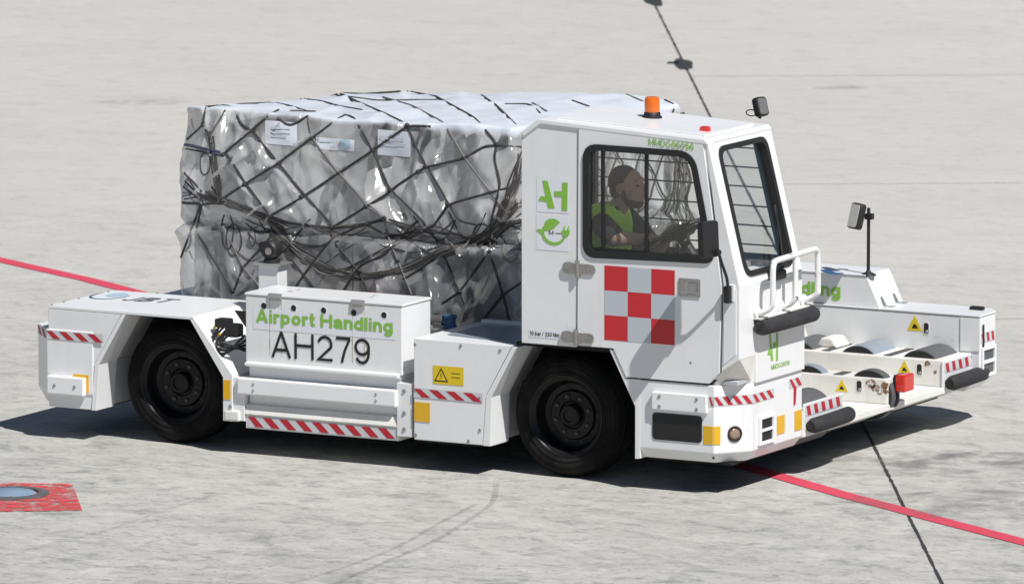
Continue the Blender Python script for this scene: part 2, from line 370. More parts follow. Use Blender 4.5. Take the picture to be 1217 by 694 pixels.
def lathe(profile, centre, axis='Y', n=40, bm=None, a0=0, cap=True):
    """profile: [(r, t)] turned about the axis through centre"""
    b = bm or bmesh.new(); c = Vector(centre); rings = []
    for r, t in profile:
        ring = []
        for k in range(n):
            a = a0+2*math.pi*k/n; ca, sa = math.cos(a)*r, math.sin(a)*r
            v = {'Y': (ca, t, sa), 'X': (t, ca, sa), 'Z': (ca, sa, t)}[axis]
            ring.append(b.verts.new(c+Vector(v)))
        rings.append(ring)
    for a, d in zip(rings, rings[1:]):
        for k in range(n): b.faces.new((a[k], a[(k+1) % n], d[(k+1) % n], d[k]))
    if cap and profile[0][0] > 1e-6: b.faces.new(rings[0])
    if cap and profile[-1][0] > 1e-6: b.faces.new(rings[-1][::-1])
    bmesh.ops.remove_doubles(b, verts=b.verts[:], dist=1e-6)
    return b
def xform(bm, mtx):
    bmesh.ops.transform(bm, matrix=mtx, verts=bm.verts[:]); return bm
def quadplate(p, e1, e2, th=.0015):
    """thin decal sheet: corner p, edges e1 and e2, thickness along e1 x e2"""
    p, e1, e2 = Vector(p), Vector(e1), Vector(e2); nn = e1.cross(e2).normalized()*th
    b = bmesh.new(); vs = [b.verts.new(q) for q in (p, p+e1, p+e1+e2, p+e2, p+nn, p+e1+nn, p+e1+e2+nn, p+e2+nn)]
    for f in ((0, 1, 2, 3), (4, 5, 6, 7), (0, 1, 5, 4), (1, 2, 6, 5), (2, 3, 7, 6), (3, 0, 4, 7)): b.faces.new([vs[i] for i in f])
    return b
def polyplate(pts2, origin, ex, ey, th=.0015, bm=None):
    o, ex, ey = Vector(origin), Vector(ex), Vector(ey); nn = ex.cross(ey).normalized()
    f = lambda u, v, t: o+ex*u+ey*v+nn*t
    return prism(pts2, 0, th, fn=f, bm=bm)
def tape(name, p, e1, e2, n, parent, slant=.35, gap=.5, lift=.0015):
    """red and white hazard tape along e1, height e2"""
    p, e1, e2 = Vector(p), Vector(e1), Vector(e2); nn = e1.cross(e2).normalized()
    p = p+nn*lift
    b = quadplate(p, e1, e2, .001); nf = len(b.faces)
    step = 1.0/n
    for i in range(n):
        u0 = (i+.18)*step; u1 = u0+step*gap; sh = slant*step
        pts = [(min(max(u, 0), 1), v) for u, v in ((u0+sh, .06), (u1+sh, .06), (u1-sh, .94), (u0-sh, .94))]
        vs = [b.verts.new(p+e1*u+e2*v+nn*.0022) for u, v in pts]
        b.faces.new(vs).material_index = 1
    me = bpy.data.meshes.new(name); b.to_mesh(me); b.free(); me.materials.append(M['tapewhite']); me.materials.append(M['red'])
    o = bpy.data.objects.new(name, me); COL.objects.link(o); o.parent = parent; return o
def arc(cx, cy, rx, ry, a0, a1, n=14):
    return [(cx+rx*math.cos(math.radians(a0+(a1-a0)*k/n)), cy+ry*math.sin(math.radians(a0+(a1-a0)*k/n))) for k in range(n+1)]
def glyphs(w_):
    """plain sans letters as strokes of width w_; capital height 1"""
    h = w_/2; xh = .74; r = (xh-w_)/2; cy = xh/2; rx = r*.92; rw = rx*2+w_
    G = {}
    G['A'] = (.92, [[(h*.9, 0), (.46, 1), ], [(.46, 1), (.92-h*.9, 0)], [(.20, .30), (.72, .30)]])
    G['H'] = (.90, [[(h, 0), (h, 1)], [(.90-h, 0), (.90-h, 1)], [(h, .53), (.90-h, .53)]])
    G['2'] = (.72, [arc(.36, 1-h-(.30-h*.3), .36-h, .30-h*.3, 165, -25, 14)+[(h, h), (.72, h)]])
    G['7'] = (.70, [[(0, 1-h), (.70-h*.6, 1-h)], [(.70-h, 1-h), (.42, .5), (.27, 0)]])
    G['9'] = (.72, [arc(.36, .66, .36-h, .34-h, 0, 360, 24), [(.72-h, .66)]+arc(.36, .42, .36-h, .42-h, 0, -150, 14)])
    G['6'] = (.72, [arc(.36, .34, .36-h, .34-h, 0, 360, 24), [(h, .34)]+arc(.36, .58, .36-h, .42-h, 180, 30, 14)])
    G['0'] = (.72, [arc(.36, .5, .36-h, .5-h, 0, 360, 28)])
    G['5'] = (.72, [[(.66, 1-h), (.16, 1-h), (.10, .52)]+arc(.34, .33, .38-h, .33-h, 120, -150, 16)])
    G['M'] = (1.02, [[(h, 0), (h, 1)], [(h, 1), (.51, .1)], [(.51, .1), (1.02-h, 1)], [(1.02-h, 1), (1.02-h, 0)]])
    G['D'] = (.88, [[(h, 0), (h, 1)], [(h, 1-h)]+arc(.40, .5, .48-h, .5-h, 90, -90, 16)+[(h, h)]])
    G['G'] = (.94, [arc(.47, .5, .47-h, .5-h, 45, 325, 22)+[(.94-h, .42)], [(.52, .42), (.94-h*.6, .42)]])
    G['J'] = (.62, [[(.62-h, 1)]+[(.62-h, .3)]+arc(.31, .30, .31-h, .30-h, 0, -170, 10)])
    G['B'] = (.84, [[(h, 0), (h, 1)], [(h, 1-h)]+arc(.46, .76, .30-h*.5, .24-h, 90, -90, 10)+[(h, .52)], [(h, .52)]+arc(.48, .27, .36-h, .27-h*.9, 90, -90, 10)+[(h, h)]])
    G['T'] = (.78, [[(0, 1-h), (.78, 1-h)], [(.39, 0), (.39, 1)]])
    G['i'] = (w_, [[(h, 0), (h, xh)], [(h, .86), (h, 1.0)]])
    G['l'] = (w_, [[(h, 0), (h, 1)]])
    G['r'] = (w_+.24, [[(h, 0), (h, xh)], [(h, xh*.55), (h+.04, xh-h-.06), (h+.14, xh-h), (w_+.24, xh-h)]])
    G['n'] = (rw*.95, [[(h, 0), (h, xh)], [(h, xh*.55)]+arc(rw*.475, xh-h-rx*.75, rw*.475-h, rx*.75, 160, 0, 12)+[(rw*.95-h, 0)]])
    G['o'] = (rw, [arc(rw/2, cy, rx, r, 0, 360, 26)])
    G['p'] = (rw+.02, [[(h, -.27), (h, xh)], arc(rw/2, cy, rx, r, 0, 360, 26)])
    G['d'] = (rw, [[(rw-h, 0), (rw-h, 1)], arc(rw/2, cy, rx, r, 0, 360, 26)])
    G['g'] = (rw, [[(rw-h, xh)]+[(rw-h, 0)]+arc(rw/2, -.02, rw/2-h, .25-h*.6, 0, -160, 12), arc(rw/2, cy, rx, r, 0, 360, 26)])
    G['a'] = (rw*.96, [[(.02, xh*.72)]+arc(rw*.46, xh-h-.16, rw*.46-h, .16, 150, 0, 10)+[(rw*.92-h, .16), (rw*.96-h*.4, .0)], arc(rw*.42, .23, rw*.42-h, .23-h, 0, 360, 20)])
    G['t'] = (.40, [[(.17, .98), (.17, .16), (.24, h), (.40, h)], [(0, xh-h), (.40, xh-h)]])
    G['1'] = (.44, [[(.0, .80), (.22, 1-h), (.30, 1), (.30, 0)]])
    G['3'] = (.70, [arc(.34, .74, .34-h, .26-h, 150, -90, 12), arc(.34, .26, .36-h, .26-h*.4, 90, -150, 12)])
    G['b'] = (rw, [[(h, 0), (h, 1)], arc(rw/2, cy, rx, r, 0, 360, 26)])
    G['m'] = (rw*1.5, [[(h, 0), (h, xh)], [(h, xh-h), (rw*.75, xh-h), (rw*.75, 0)], [(rw*.75, xh-h), (rw*1.5-h, xh-h), (rw*1.5-h, 0)]])
    G['N'] = (.88, [[(h, 0), (h, 1)], [(h, 1), (.88-h, 0)], [(.88-h, 0), (.88-h, 1)]])
    G['/'] = (.36, [[(0, 0), (.36, 1)]])
    G[' '] = (.22, [])
    return G
def ribbon(b, pts, w_, z, fn):
    P = [Vector(p) for p in pts]; n = len(P); closed = (P[0]-P[-1]).length < 1e-5
    if closed: P = P[:-1]; n -= 1
    rows = []
    for i in range(n):
        if closed: d0 = (P[i]-P[i-1]).normalized(); d1 = (P[(i+1) % n]-P[i]).normalized()
        else:
            d0 = (P[i]-P[i-1]).normalized() if i else (P[1]-P[0]).normalized(); d1 = (P[i+1]-P[i]).normalized() if i < n-1 else d0
        m_ = (d0+d1); m_ = m_.normalized() if m_.length > 1e-6 else d0
        nn = Vector((-m_.y, m_.x)); c = max(.45, nn.dot(Vector((-d0.y, d0.x))))
        rows.append([b.verts.new(fn(P[i]+nn*(s_*w_/2/c), z)) for s_ in (-1, 1)])
    for i in range(n if closed else n-1):
        a, c = rows[i], rows[(i+1) % n]; b.faces.new((a[0], c[0], c[1], a[1]))
def text(name, s, origin, ex, ey, width, cap, m, parent, w_=.12, gap=.12, shear=0., th=.0012):
    """lettering: origin = left end of the baseline, width and capital height in metres"""
    G = glyphs(w_); tot = sum(G[c][0]+gap for c in s)-gap
    ex, ey, og = Vector(ex).normalized(), Vector(ey).normalized(), Vector(origin); nn = ex.cross(ey)
    sx = width/tot; x = 0; b = bmesh.new(); k = 0
    for c in s:
        wd, st = G[c]
        for pl in st:
            ribbon(b, pl, w_, k, lambda p, kk: og+ex*((p.x+x+shear*p.y)*sx)+ey*(p.y*cap)+nn*(th+.00012*(kk % 4))); k += 1
        x += wd+gap
    me = bpy.data.meshes.new(name); b.to_mesh(me); b.free(); me.materials.append(M[m])
    o = bpy.data.objects.new(name, me); COL.objects.link(o); o.parent = parent; return o
def bolt(p, nrm, r, parent, m='steel', name='bolt'):
    key = (name, m, round(r, 4), tuple(round(x, 2) for x in nrm))
    if key not in _bolts:
        b = lathe([(0, r*.55), (r*.55, r*.5), (r, r*.15), (r, -r*.1)], (0, 0, 0), 'Z', 8)
        xform(b, Vector((0, 0, 1)).rotation_difference(Vector(nrm)).to_matrix().to_4x4())
        o = mk(name, b, m, parent); _bolts[key] = o.data
    else:
        o = bpy.data.objects.new(name, _bolts[key]); COL.objects.link(o); o.parent = parent
    o.location = p; return o
_bolts = {}
X_, Y_, Z_ = Vector((1, 0, 0)), Vector((0, 1, 0)), Vector((0, 0, 1))
NEAR = Vector((0, -1, 0))

# ------------------------------------------------------------------ apron
b = bmesh.new()
vs = [b.verts.new(p) for p in ((-400, -250, -.06), (400, -250, -.06), (400, 700, -.06), (-400, 700, -.06))]; b.faces.new(vs)
apron = tag(mk('apron_ground', b, 'concrete'), kind='structure', label='grey concrete airport apron under the transporter')
J0 = Vector((3.437, -1.953)); JD = Vector((-15.28, 25.78)).normalized(); JT = Vector((JD.y, -JD.x))     # long joint and the direction across it
def J(s, t, z=0): q = J0+JD*s+JT*t; return (q.x, q.y, z)
g = .007
cross = [-26, 9.9, 16.9, 23.93, 31, 38, 60]
for a, c in zip(cross, cross[1:]):
    b = bmesh.new(); top = [J(a+.022, g), J(a+.022, 45), J(c-.022, 45), J(c-.022, g)]
    vs = [b.verts.new(p) for p in top]+[b.verts.new((p[0], p[1], -.08)) for p in top]
    for f in ((0, 1, 2, 3), (0, 1, 5, 4), (1, 2, 6, 5), (2, 3, 7, 6), (3, 0, 4, 7)): b.faces.new([vs[i] for i in f])
    mk('concrete_slab', b, 'concrete2', apron)
for a, c in ((-26, 60),):
    b = bmesh.new(); top = [J(a, -g), J(c, -g), J(c, -45), J(a, -45)]
    vs = [b.verts.new(p) for p in top]+[b.verts.new((p[0], p[1], -.08)) for p in top]
    for f in ((0, 1, 2, 3), (0, 1, 5, 4), (1, 2, 6, 5), (2, 3, 7, 6), (3, 0, 4, 7)): b.faces.new([vs[i] for i in f])
    mk('concrete_slab', b, 'concrete', apron)
# tar in the long joint, uneven along its edges
b = bmesh.new(); prev = None
for i in range(900):
    s = -4+i*.04
    wdt = .006+.004*noise.noise((s*3.1, 0, 0))+.007*noise.noise((s*11, 3, 0))
    off = .003*noise.noise((s*1.7, 9, 0))
    row = [b.verts.new(J(s, off-wdt-.003, .003)), b.verts.new(J(s, off+wdt+.003, .003))]
    if prev: b.faces.new((prev[0], prev[1], row[1], row[0]))
    prev = row
tag(mk('joint_sealant', b, 'sealant', apron))
def blot(name, centre, rx, ry, m, z=.004, seed=1, ang=0., parent=apron, n=40):
    b = bmesh.new(); vs = []
    for k in range(n):
        a = 2*math.pi*k/n; q = 1+.28*noise.noise((math.cos(a)*1.6+seed*7, math.sin(a)*1.6, seed))
        x, y = math.cos(a)*rx*q, math.sin(a)*ry*q
        vs.append(b.verts.new((centre[0]+x*math.cos(ang)-y*math.sin(ang), centre[1]+x*math.sin(ang)+y*math.cos(ang), z)))
    b.faces.new(vs); return mk(name, b, m, parent)
ja = math.atan2(JD.y, JD.x)
q = at(812, 77, 'Z', 0); blot('tar_patch', (q.x, q.y), .42, .075, 'sealant', .005, 2, ja)
q = at(800, 75, 'Z', 0); blot('tar_patch', (q.x, q.y), .05, .06, 'sealant', .005, 3, .5)
b = bmesh.new()
pp = [at(793, 75, 'Z', .005), at(808, 75, 'Z', .005)]
dv = (pp[1]-pp[0]).normalized(); nv = Vector((-dv.y, dv.x, 0))*.045
b.faces.new([b.verts.new(x) for x in (pp[0]-nv, pp[1]-nv, pp[1]+nv, pp[0]+nv)]); mk('tar_patch', b, 'sealant', apron)
q = at(777, 1, 'Z', 0); blot('tar_patch', (q.x, q.y), .5, .08, 'sealant', .005, 4, ja)
for i, (u, v, rx, ry) in enumerate(((1160, 600, .9, .5), (1190, 555, .6, .5), (1100, 545, .7, .3), (175, 122, .35, .18), (1005, 105, .3, .12))):
    q = at(u, v, 'Z', 0); blot('oil_stain', (q.x, q.y), rx, ry, 'stain', .0045+.0004*i, 20+i, .5)
def strip(name, pix, width, m, z, wob=.0):
    pts = smoothpath([at(u, v, 'Z', z) for u, v in pix], 8); b = bmesh.new(); prev = None
    for i, p in enumerate(pts):
        d = (pts[min(i+1, len(pts)-1)]-pts[max(i-1, 0)]).normalized(); nn = Vector((-d.y, d.x, 0))
        wd = (width[0]+(width[1]-width[0])*i/(len(pts)-1) if isinstance(width, tuple) else width)*.5*(1+wob*noise.noise((i*.9, 1, 5)))
        row = [b.verts.new(p-nn*wd), b.verts.new(p+nn*wd)]
        if prev: b.faces.new((prev[0], row[0], row[1], prev[1]))
        prev = row
    return b
tag(mk('painted_line', strip('l', ((-300, 238), (0, 308.5), (75, 325.5), (150, 344), (500, 439), (925, 565), (1070, 605), (1217, 643.5), (1500, 716)), .13, 'linepaint', .004), 'linepaint'), kind='structure')
for pix, wd in ((((590, 574), (585, 596), (560, 615), (520, 640), (470, 662), (395, 694)), .035), (((566, 598), (520, 622), (470, 650), (400, 676), (340, 694)), .03),
                (((0, 661), (60, 645), (130, 628), (200, 604), (260, 585)), .018),
                (((560, 572), (720, 584), (860, 596)), .02)):
    mk('tyre_mark', strip('t', pix, wd, 'rubbermark', .0075, .5), 'rubbermark', apron)
# painted square round the ground cover
pc = [at(-45, 573, 'Z', .0052), at(86, 574, 'Z', .0052), at(98, 606, 'Z', .0052), at(-40, 608, 'Z', .0052)]
b = bmesh.new(); b.faces.new([b.verts.new(p) for p in pc])
tag(mk('painted_square', b, 'patchpaint'), kind='structure')
cc = at(12, 587.5, 'Z', 0)
ic = empty('ground_cover', (cc.x, cc.y, 0)); tag(ic, 'round blue grey metal ground cover set in a worn red painted square', 'ground cover')
b = lathe([(.225, .002), (.225, .013), (.165, .016), (.165, .003)], (0, 0, 0), 'Z', 40, cap=False); mk('rim_ring', b, 'coverring', ic, .6)
b = lathe([(0, .022), (.06, .022), (.065, .019), (.135, .019), (.15, .010), (.15, .002)], (0, 0, 0), 'Z', 40); mk('lid', b, 'cover', ic, .6)
for k in range(4): bolt((.19*math.cos(k*math.pi/2+.6), .19*math.sin(k*math.pi/2+.6), .016), (0, 0, 1), .012, ic)

# ------------------------------------------------------------------ cargo transporter
V = empty('cargo_transporter'); tag(V, 'white low pallet transporter with narrow cab, carrying netted wrapped cargo', 'transporter')
# chassis, deck
b = box(-3.3, .25, .50, 2.95, .20, .37); box(-3.30, -2.2, 1.0, 2.6, .14, .21, bm=b); box(-1.9, .9, 1.2, 2.4, .13, .21, bm=b)
box(-2.2, -.5, .10, .55, .22, .36, bm=b)
mk('chassis', b, 'under', V)
deck = mk('deck', box(-3.45, .05, .80, 3.07, .38, .49, bv=.006), 'alu', V)
rollerb = None
for i in range(9):
    X = -3.2+i*.4
    if rollerb is None:
        o = mk('roller', lathe([(.05, 0), (.055, .005), (.055, 2.0), (.05, 2.005)], (0, 0, 0), 'Y', 16), 'steel', deck, .6); rollerb = o.data
    else:
        o = bpy.data.objects.new('roller', rollerb); COL.objects.link(o); o.parent = deck
    o.location = (X, .95, .478)

# wheels: rim > tyre, hub, lug nuts
R = .36
def wheel(x, y, sgn=1):
    """outer face at y; sgn +1 opens towards -Y"""
    prof = [(.222, .018), (.230, .004), (.240, .000), (.240, .006), (.226, .014), (.214, .020), (.205, .034), (.203, .085), (.194, .098), (.182, .092), (.168, .100), (.150, .100), (.138, .084), (.084, .080), (.076, .088), (.0, .088)]
    rim = mk('wheel', lathe([(r, y+t*sgn) for r, t in prof], (x, 0, R), 'Y', 48, cap=False), 'rim', V, .7)
    tp = [(.222, .02), (.238, .004), (.252, -.004), (.262, -.006), (.266, -.002), (.280, -.004), (.296, -.003), (.299, .001), (.316, .004), (.320, .009), (.334, .016), (.340, .022), (.3475, .036), (.352, .05)]
    tp += [(.358, .06), (.360, .062), (.360, .088), (.352, .092), (.352, .100), (.360, .104), (.360, .142), (.352, .146), (.352, .154), (.360, .158), (.360, .188), (.357, .192)]
    tp += [(.340, .226), (.300, .246), (.262, .25), (.222, .235)]
    mk('tyre', lathe([(r, y+t*sgn) for r, t in tp], (x, 0, R), 'Y', 72, cap=False), 'tyre', rim, .5)
    mk('hub', lathe([(.066, y+.088*sgn), (.064, y+.050*sgn), (.056, y+.042*sgn), (.040, y+.042*sgn), (.038, y+.052*sgn), (0, y+.052*sgn)], (x, 0, R), 'Y', 24), 'rim', rim, .6)
    for k in range(8):
        a = 2*math.pi*k/8+.3
        bolt((x+.112*math.cos(a), y+.078*sgn, R+.112*math.sin(a)), (0, -sgn, 0), .015, rim, 'nut', 'lug_nut')
    for k in range(10):
        a = 2*math.pi*k/10
        mk('vent_slot', lathe([(.0, y+.0975*sgn), (.012, y+.0975*sgn)], (x+.159*math.cos(a), 0, R+.159*math.sin(a)), 'Y', 10, cap=False), 'dark', rim)
    return rim
wheel(0, .165); wheel(-2.635, .165); wheel(0, 3.385, -1); wheel(-2.635, 3.385, -1)

# rear end: wing over the wheel
wing = mk('wheel_wing', box(-3.415, -2.41, 0, .745, .782, .800, bv=.003), 'white', V)
prism([(-2.412, .800), (-2.14, .470), (-2.14, .195), (-2.205, .195), (-2.205, .455), (-2.432, .783)], .004, .745, 'Y', bv=.003)
b = prism([(-2.408, .799), (-2.14, .470), (-2.14, .195), (-2.160, .195), (-2.160, .462), (-2.425, .783)], .004, .745, 'Y', bv=.002)
prism([(-2.408, .7985), (-2.1405, .470), (-2.1405, .196), (-2.205, .196), (-2.205, .455), (-2.43, .7835)], 0, .014, 'Y', bv=.002, bm=b)
mk('wing_panel', b, 'white', wing)
tailbox = mk('tail_box', prism([(-3.413, .781), (-2.904, .781), (-3.092, .472), (-3.118, .192), (-3.413, .192)], 0.001, .744, 'Y', bv=.004), 'white', V)
mk('arch_lip', prism([(-2.900, .779), (-3.088, .472), (-3.113, .190), (-3.082, .190), (-3.058, .468), (-2.872, .779)], -.004, .20, 'Y', bv=.002), 'white', tailbox)
for x in (-3.40, -3.27, -3.1): bolt((x, .02 if x < -3.3 else .74, .801), (0, 0, 1), .009, wing)
for k in range(4): bolt((-3.395, .15+.17*k, .801), (0, 0, 1), .008, wing)
# rear bumper with chamfered corner
def bpoly(i):
    return [(-3.10-i*.0, 0-.006+i), (-3.42+i*.3, -.006+i), (-3.585+i, .16), (-3.585+i, 3.2), (-3.42+i, 3.37-i), (-3.10, 3.37-i)]
bump = mk('bumper', loft([(.200, bpoly(.06)), (.285, bpoly(0)), (.660, bpoly(0))], .006), 'white', V)
L0, L1 = (-3.42, -.006), (-3.585, .16)
tape('hazard_tape', (-3.42, -.006, .600), (.395, 0, 0), (0, 0, .052), 4, bump, .30)
tape('hazard_tape', (-3.585, .16, .600), (.165, -.166, 0), (0, 0, .052), 2, bump, .30)
pd = mk('bumper_pad', box(-3.40, -3.145, -.046, -.006, .275, .385, bv=.008), 'pad', bump)
for x in (-3.345, -3.205): bolt((x, -.047, .33), NEAR, .010, pd)
mk('reflector', quadplate((-3.235, -.0065, .296), (.105, 0, 0), (0, 0, .105), .0025), 'yellow', bump)
mk('reflector', quadplate((-2.20, -.001, .325), (.048, 0, 0), (0, 0, .115), .0025), 'yellow', wing)
mk('foot_block', box(-2.198, -2.095, -.005, .12, .197, .262, bv=.012), 'worn', wing)
bolt((-2.155, -.001, .285), NEAR, .011, wing)
mk('arch_panel', box(-3.09, -2.20, .455, .47, .20, .781), 'under', wing)  # black stands in for the shade inside the wheel arch
mk('arch_panel', box(-2.92, -2.42, .05, .45, .772, .7815), 'under', wing)  # arch top, its shade likewise put into the colour
# maker's print on the wing: dark letters and a swoosh
text('lettering', 'JBT', (-3.15, .38, .801), (1, .10, 0), (-.10, 1, 0), .30, .17, 'fadeink', wing, w_=.17, gap=.22, shear=.3)
b = bmesh.new()
pts = [Vector((-3.30+.105*math.cos(a), .53+.16*math.sin(a), .8018)) for a in [math.radians(150+i*9) for i in range(27)]]
prev = None
for i, p in enumerate(pts):
    wd = .002+.008*math.sin(math.pi*i/26); d = Vector((math.cos(math.radians(150+i*9)), math.sin(math.radians(150+i*9)), 0))
    row = [b.verts.new(p-d*wd), b.verts.new(p+d*wd)]
    if prev: b.faces.new((prev[0], prev[1], row[1], row[0]))
    prev = row
mk('swoosh', b, 'blue', wing)
b = bmesh.new(); b.faces.new([b.verts.new((-3.28+.06*math.cos(a), .57+.09*math.sin(a), .8012)) for a in [k*math.pi/12 for k in range(24)]]); mk('logo_disc', b, 'cyan', wing)

# side: battery box
BY = .03
bb = mk('battery_box', box(-2.065, -1.010, BY, .374, .545, .948, bv=.006), 'white', V)
mk('lid', box(-2.070, -1.005, BY-.004, .378, .950, .965, bv=.004), 'white', bb)
mk('box_ledge', prism([(BY-.03, .536), (BY-.028, .552), (BY+.03, .56), (.36, .56), (.36, .52), (BY+.02, .52)], -2.058, -1.025, 'X', bv=.003), 'white', bb)
mk('box_skirt', box(-2.055, -1.03, .055, .34, .20, .53), 'white', bb)
for k in range(5):
    p = (-2.065+.125+.203*k, BY-.0005, .895)
    mk('vent_hole', lathe([(.018, p[1]-.0015), (.018, p[1]+.006), (0, p[1]+.006)], (p[0], 0, p[2]), 'Y', 18), 'dark', bb)
    mk('vent_bush', lathe([(.0185, p[1]-.001), (.0215, p[1]-.001), (.0215, p[1]+.004), (.0185, p[1]+.004)], (p[0]-.002, 0, p[2]-.002), 'Y', 18, cap=False), 'pad', bb)
for x in (-1.86, -1.30):
    h = mk('latch', box(x-.045, x+.045, BY-.012, BY+.004, .925, .972, bv=.003), 'alu', bb)
    mk('latch_bar', box(x-.035, x+.035, BY-.019, BY-.011, .935, .945, bv=.002), 'steel', h)
    for s in (-1, 1):
        mk('run_mark', quadplate((x+s*.04-.004, BY-.0012, .60), (.007, 0, 0), (0, 0, .32), .0004), 'faint', bb)
for u, v in ((345, 346), (353, 344), (440, 353), (447, 351)):
    q = at(u, v, 'Z', .966); blot('rust_mark', (q.x, q.y), .022, .02, 'rust', .9665, u, 0, bb, 16)
p0 = at(304.5, 382, 'Y', BY); p1 = at(467, 394, 'Y', BY)
mk('lettering_film', quadplate((p0.x-.02, BY-.0009, p0.z-.045), (p1.x-p0.x+.04, 0, 0), (0, 0, .128), .0006), 'label', bb)
text('lettering', 'Airport Handling', (p0.x, BY-.002, p0.z-.003), X_, Z_, p1.x-p0.x, .077, 'green', bb, w_=.215, gap=.10)
p0 = at(323, 424, 'Y', BY); p1 = at(440, 432, 'Y', BY)
text('lettering', 'AH279', (p0.x, BY-.002, p0.z), X_, Z_, p1.x-p0.x, .152, 'ink', bb, w_=.115, gap=.16)
# rail and step under it
rail = mk('side_rail', box(-2.105, -1.030, -.012, .045, .362, .462, bv=.010), 'pad', V)
for x in (-1.99, -1.16):
    for z in (.395, .432): bolt((x, -.0125, z), NEAR, .009, rail, 'alu')
mk('rail_bracket', box(-1.035, -.935, .012, .08, .19, .505, bv=.004), 'white', rail)
mk('rail_bracket', box(-2.138, -2.065, .012, .08, .20, .46, bv=.004), 'white', rail)
for z in (.235, .33, .46): bolt((-.985, .011, z), NEAR, .013, rail)
step = mk('side_step', prism([(.022, .160), (.022, .242), (.012, .246), (.03, .30), (.20, .33), (.20, .16)], -2.062, -1.026, 'X', bv=.003), 'worn', V)
tape('hazard_tape', (-2.045, .0215, .168), (1.0, 0, 0), (0, 0, .066), 9, step, .28)
# cables and plugs between the wing and the battery box
cab_ = mk('plug', box(-2.30, -2.21, .06, .14, .735, .79, bv=.012), 'black', V)
box_ = mk('plug', box(-2.225, -2.135, .05, .13, .685, .765, bv=.015), 'black', V)
for k in range(5):
    rnd = random.Random(k)
    a = Vector((-2.27+.03*k, .08, .745)); e = Vector((-2.11, .10+.02*k, .70-.03*k))
    m1 = Vector((-2.315+.02*k, .035, .66-.02*rnd.random())); m2 = Vector((-2.23+.015*k, .02, .575+.018*k))
    mk('cable', tube(smoothpath([a, m1, m2, e], 8), .0075, 7), 'black', V, .8)
for p in ((-2.305, .07, .735), (-2.28, .06, .695), (-2.255, .05, .70)): bolt(p, NEAR, .009, cab_, 'yellow', 'pin')
# post with a switch behind the battery box
post = mk('switch_post', box(-2.235, -2.10, .47, .58, .50, 1.065, bv=.006), 'white', V)
mk('post_plate', box(-2.26, -2.075, .45, .60, 1.066, 1.076), 'alu', post)
kb = lathe([(.0, -.055), (.045, -.055), (.056, -.04), (.056, .03), (.035, .045), (.03, .055), (0, .055)], (-2.17, .52, 1.155), 'Y', 20)
join(kb, lathe([(.05, 0), (.05, .02), (.025, .03), (.025, .07)], (-2.17, .52, 1.077), 'Z', 16)); box(-2.235, -2.18, .47, .56, 1.14, 1.20, bv=.01, bm=kb)
mk('rotary_switch', kb, 'black', post, .6)
mk('switch_cap', lathe([(0, -.062), (.022, -.060), (.022, -.05)], (-2.162, .52, 1.15), 'Y', 14), 'steel', post)
# front box ahead of the battery box
fb = mk('side_box', prism([(-.913, .777), (-.265, .777), (-.436, .475), (-.458, .182), (-.913, .182)], 0, .766, 'Y', bv=.004), 'white', V)
mk('arch_lip', prism([(-.262, .770), (-.433, .473), (-.455, .180), (-.405, .180), (-.398, .468), (-.232, .770)], -.002, .22, 'Y', bv=.002), 'white', fb)
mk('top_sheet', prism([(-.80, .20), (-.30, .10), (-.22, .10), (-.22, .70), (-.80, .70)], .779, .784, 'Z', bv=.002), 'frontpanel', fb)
mk('top_sheet', box(-.86, -.22, .71, .765, .779, .80, bv=.004), 'white', fb)
for x, z in ((-.905, .74), (-.905, .47), (-.90, .21), (-.60, .755), (-.34, .745), (-.475, .46), (-.475, .27), (-.55, .20)): bolt((x, -.001, z), NEAR, .010, fb)
tape('hazard_tape', (-.913, -.001, .380+.052), (.458, 0, 0), (0, 0, .054), 4, fb, .30)
mk('reflector', quadplate((-.910, -.0012, .292), (.105, 0, 0), (0, 0, .112), .0025), 'yellow', fb)
def sign(name, p, ex, ey, wdt, hgt, parent, wide=True):
    """yellow warning plate with a black triangle and lines of small print"""
    p, ex, ey = Vector(p), Vector(ex), Vector(ey); nn = ex.cross(ey)
    o = mk(name, polyplate([(0, 0), (wdt, 0), (wdt, hgt), (0, hgt)], p, ex, ey, .0012), 'signyellow', parent)
    h = hgt*.78; c = hgt*.5
    tri = lambda s: [(c-h*.56*s, hgt*.42-h*.36*s), (c+h*.56*s, hgt*.42-h*.36*s), (c, hgt*.42+h*.62*s)]
    mk('warning_triangle', prism(tri(1), .0013, .0018, fn=lambda u, v, t: p+ex*u+ey*v+nn*t, holes=[tri(.76)]), 'ink', o)
    mk('flash_symbol', polyplate([(c-.05*h, hgt*.25), (c+.05*h, hgt*.42), (c, hgt*.45), (c+.05*h, hgt*.68), (c-.07*h, hgt*.47), (c, hgt*.42)], p+nn*.0013, ex, ey, .0006), 'ink', o)
    for k in range(2):
        mk('small_print', polyplate([(wdt*.60, hgt*(.62-.22*k)), (wdt*.88, hgt*(.62-.22*k)), (wdt*.88, hgt*(.66-.22*k)), (wdt*.60, hgt*(.66-.22*k))], p+nn*.0013, ex, ey, .0005), 'ink', o)
    return o
sign('warning_label', (-.785, -.0008, .520), X_, Z_, .203, .108, fb)
# hydraulic valve on the deck edge between the boxes
vl = mk('valve', lathe([(0, 0), (.042, 0), (.042, .015), (.036, .02), (.036, .055), (.042, .06), (.042, .075), (0, .08)], (-.985, .56, .762), 'Z', 18), 'blue', V, .6)
mk('valve_body', box(-1.10, -.90, .50, .60, .70, .756, bv=.006), 'alu', vl)
mk('valve_port', lathe([(.03, 0), (.03, .09), (.018, .10), (.018, .13)], (-1.12, .56, .80), 'X', 14), 'steel', vl, .6)

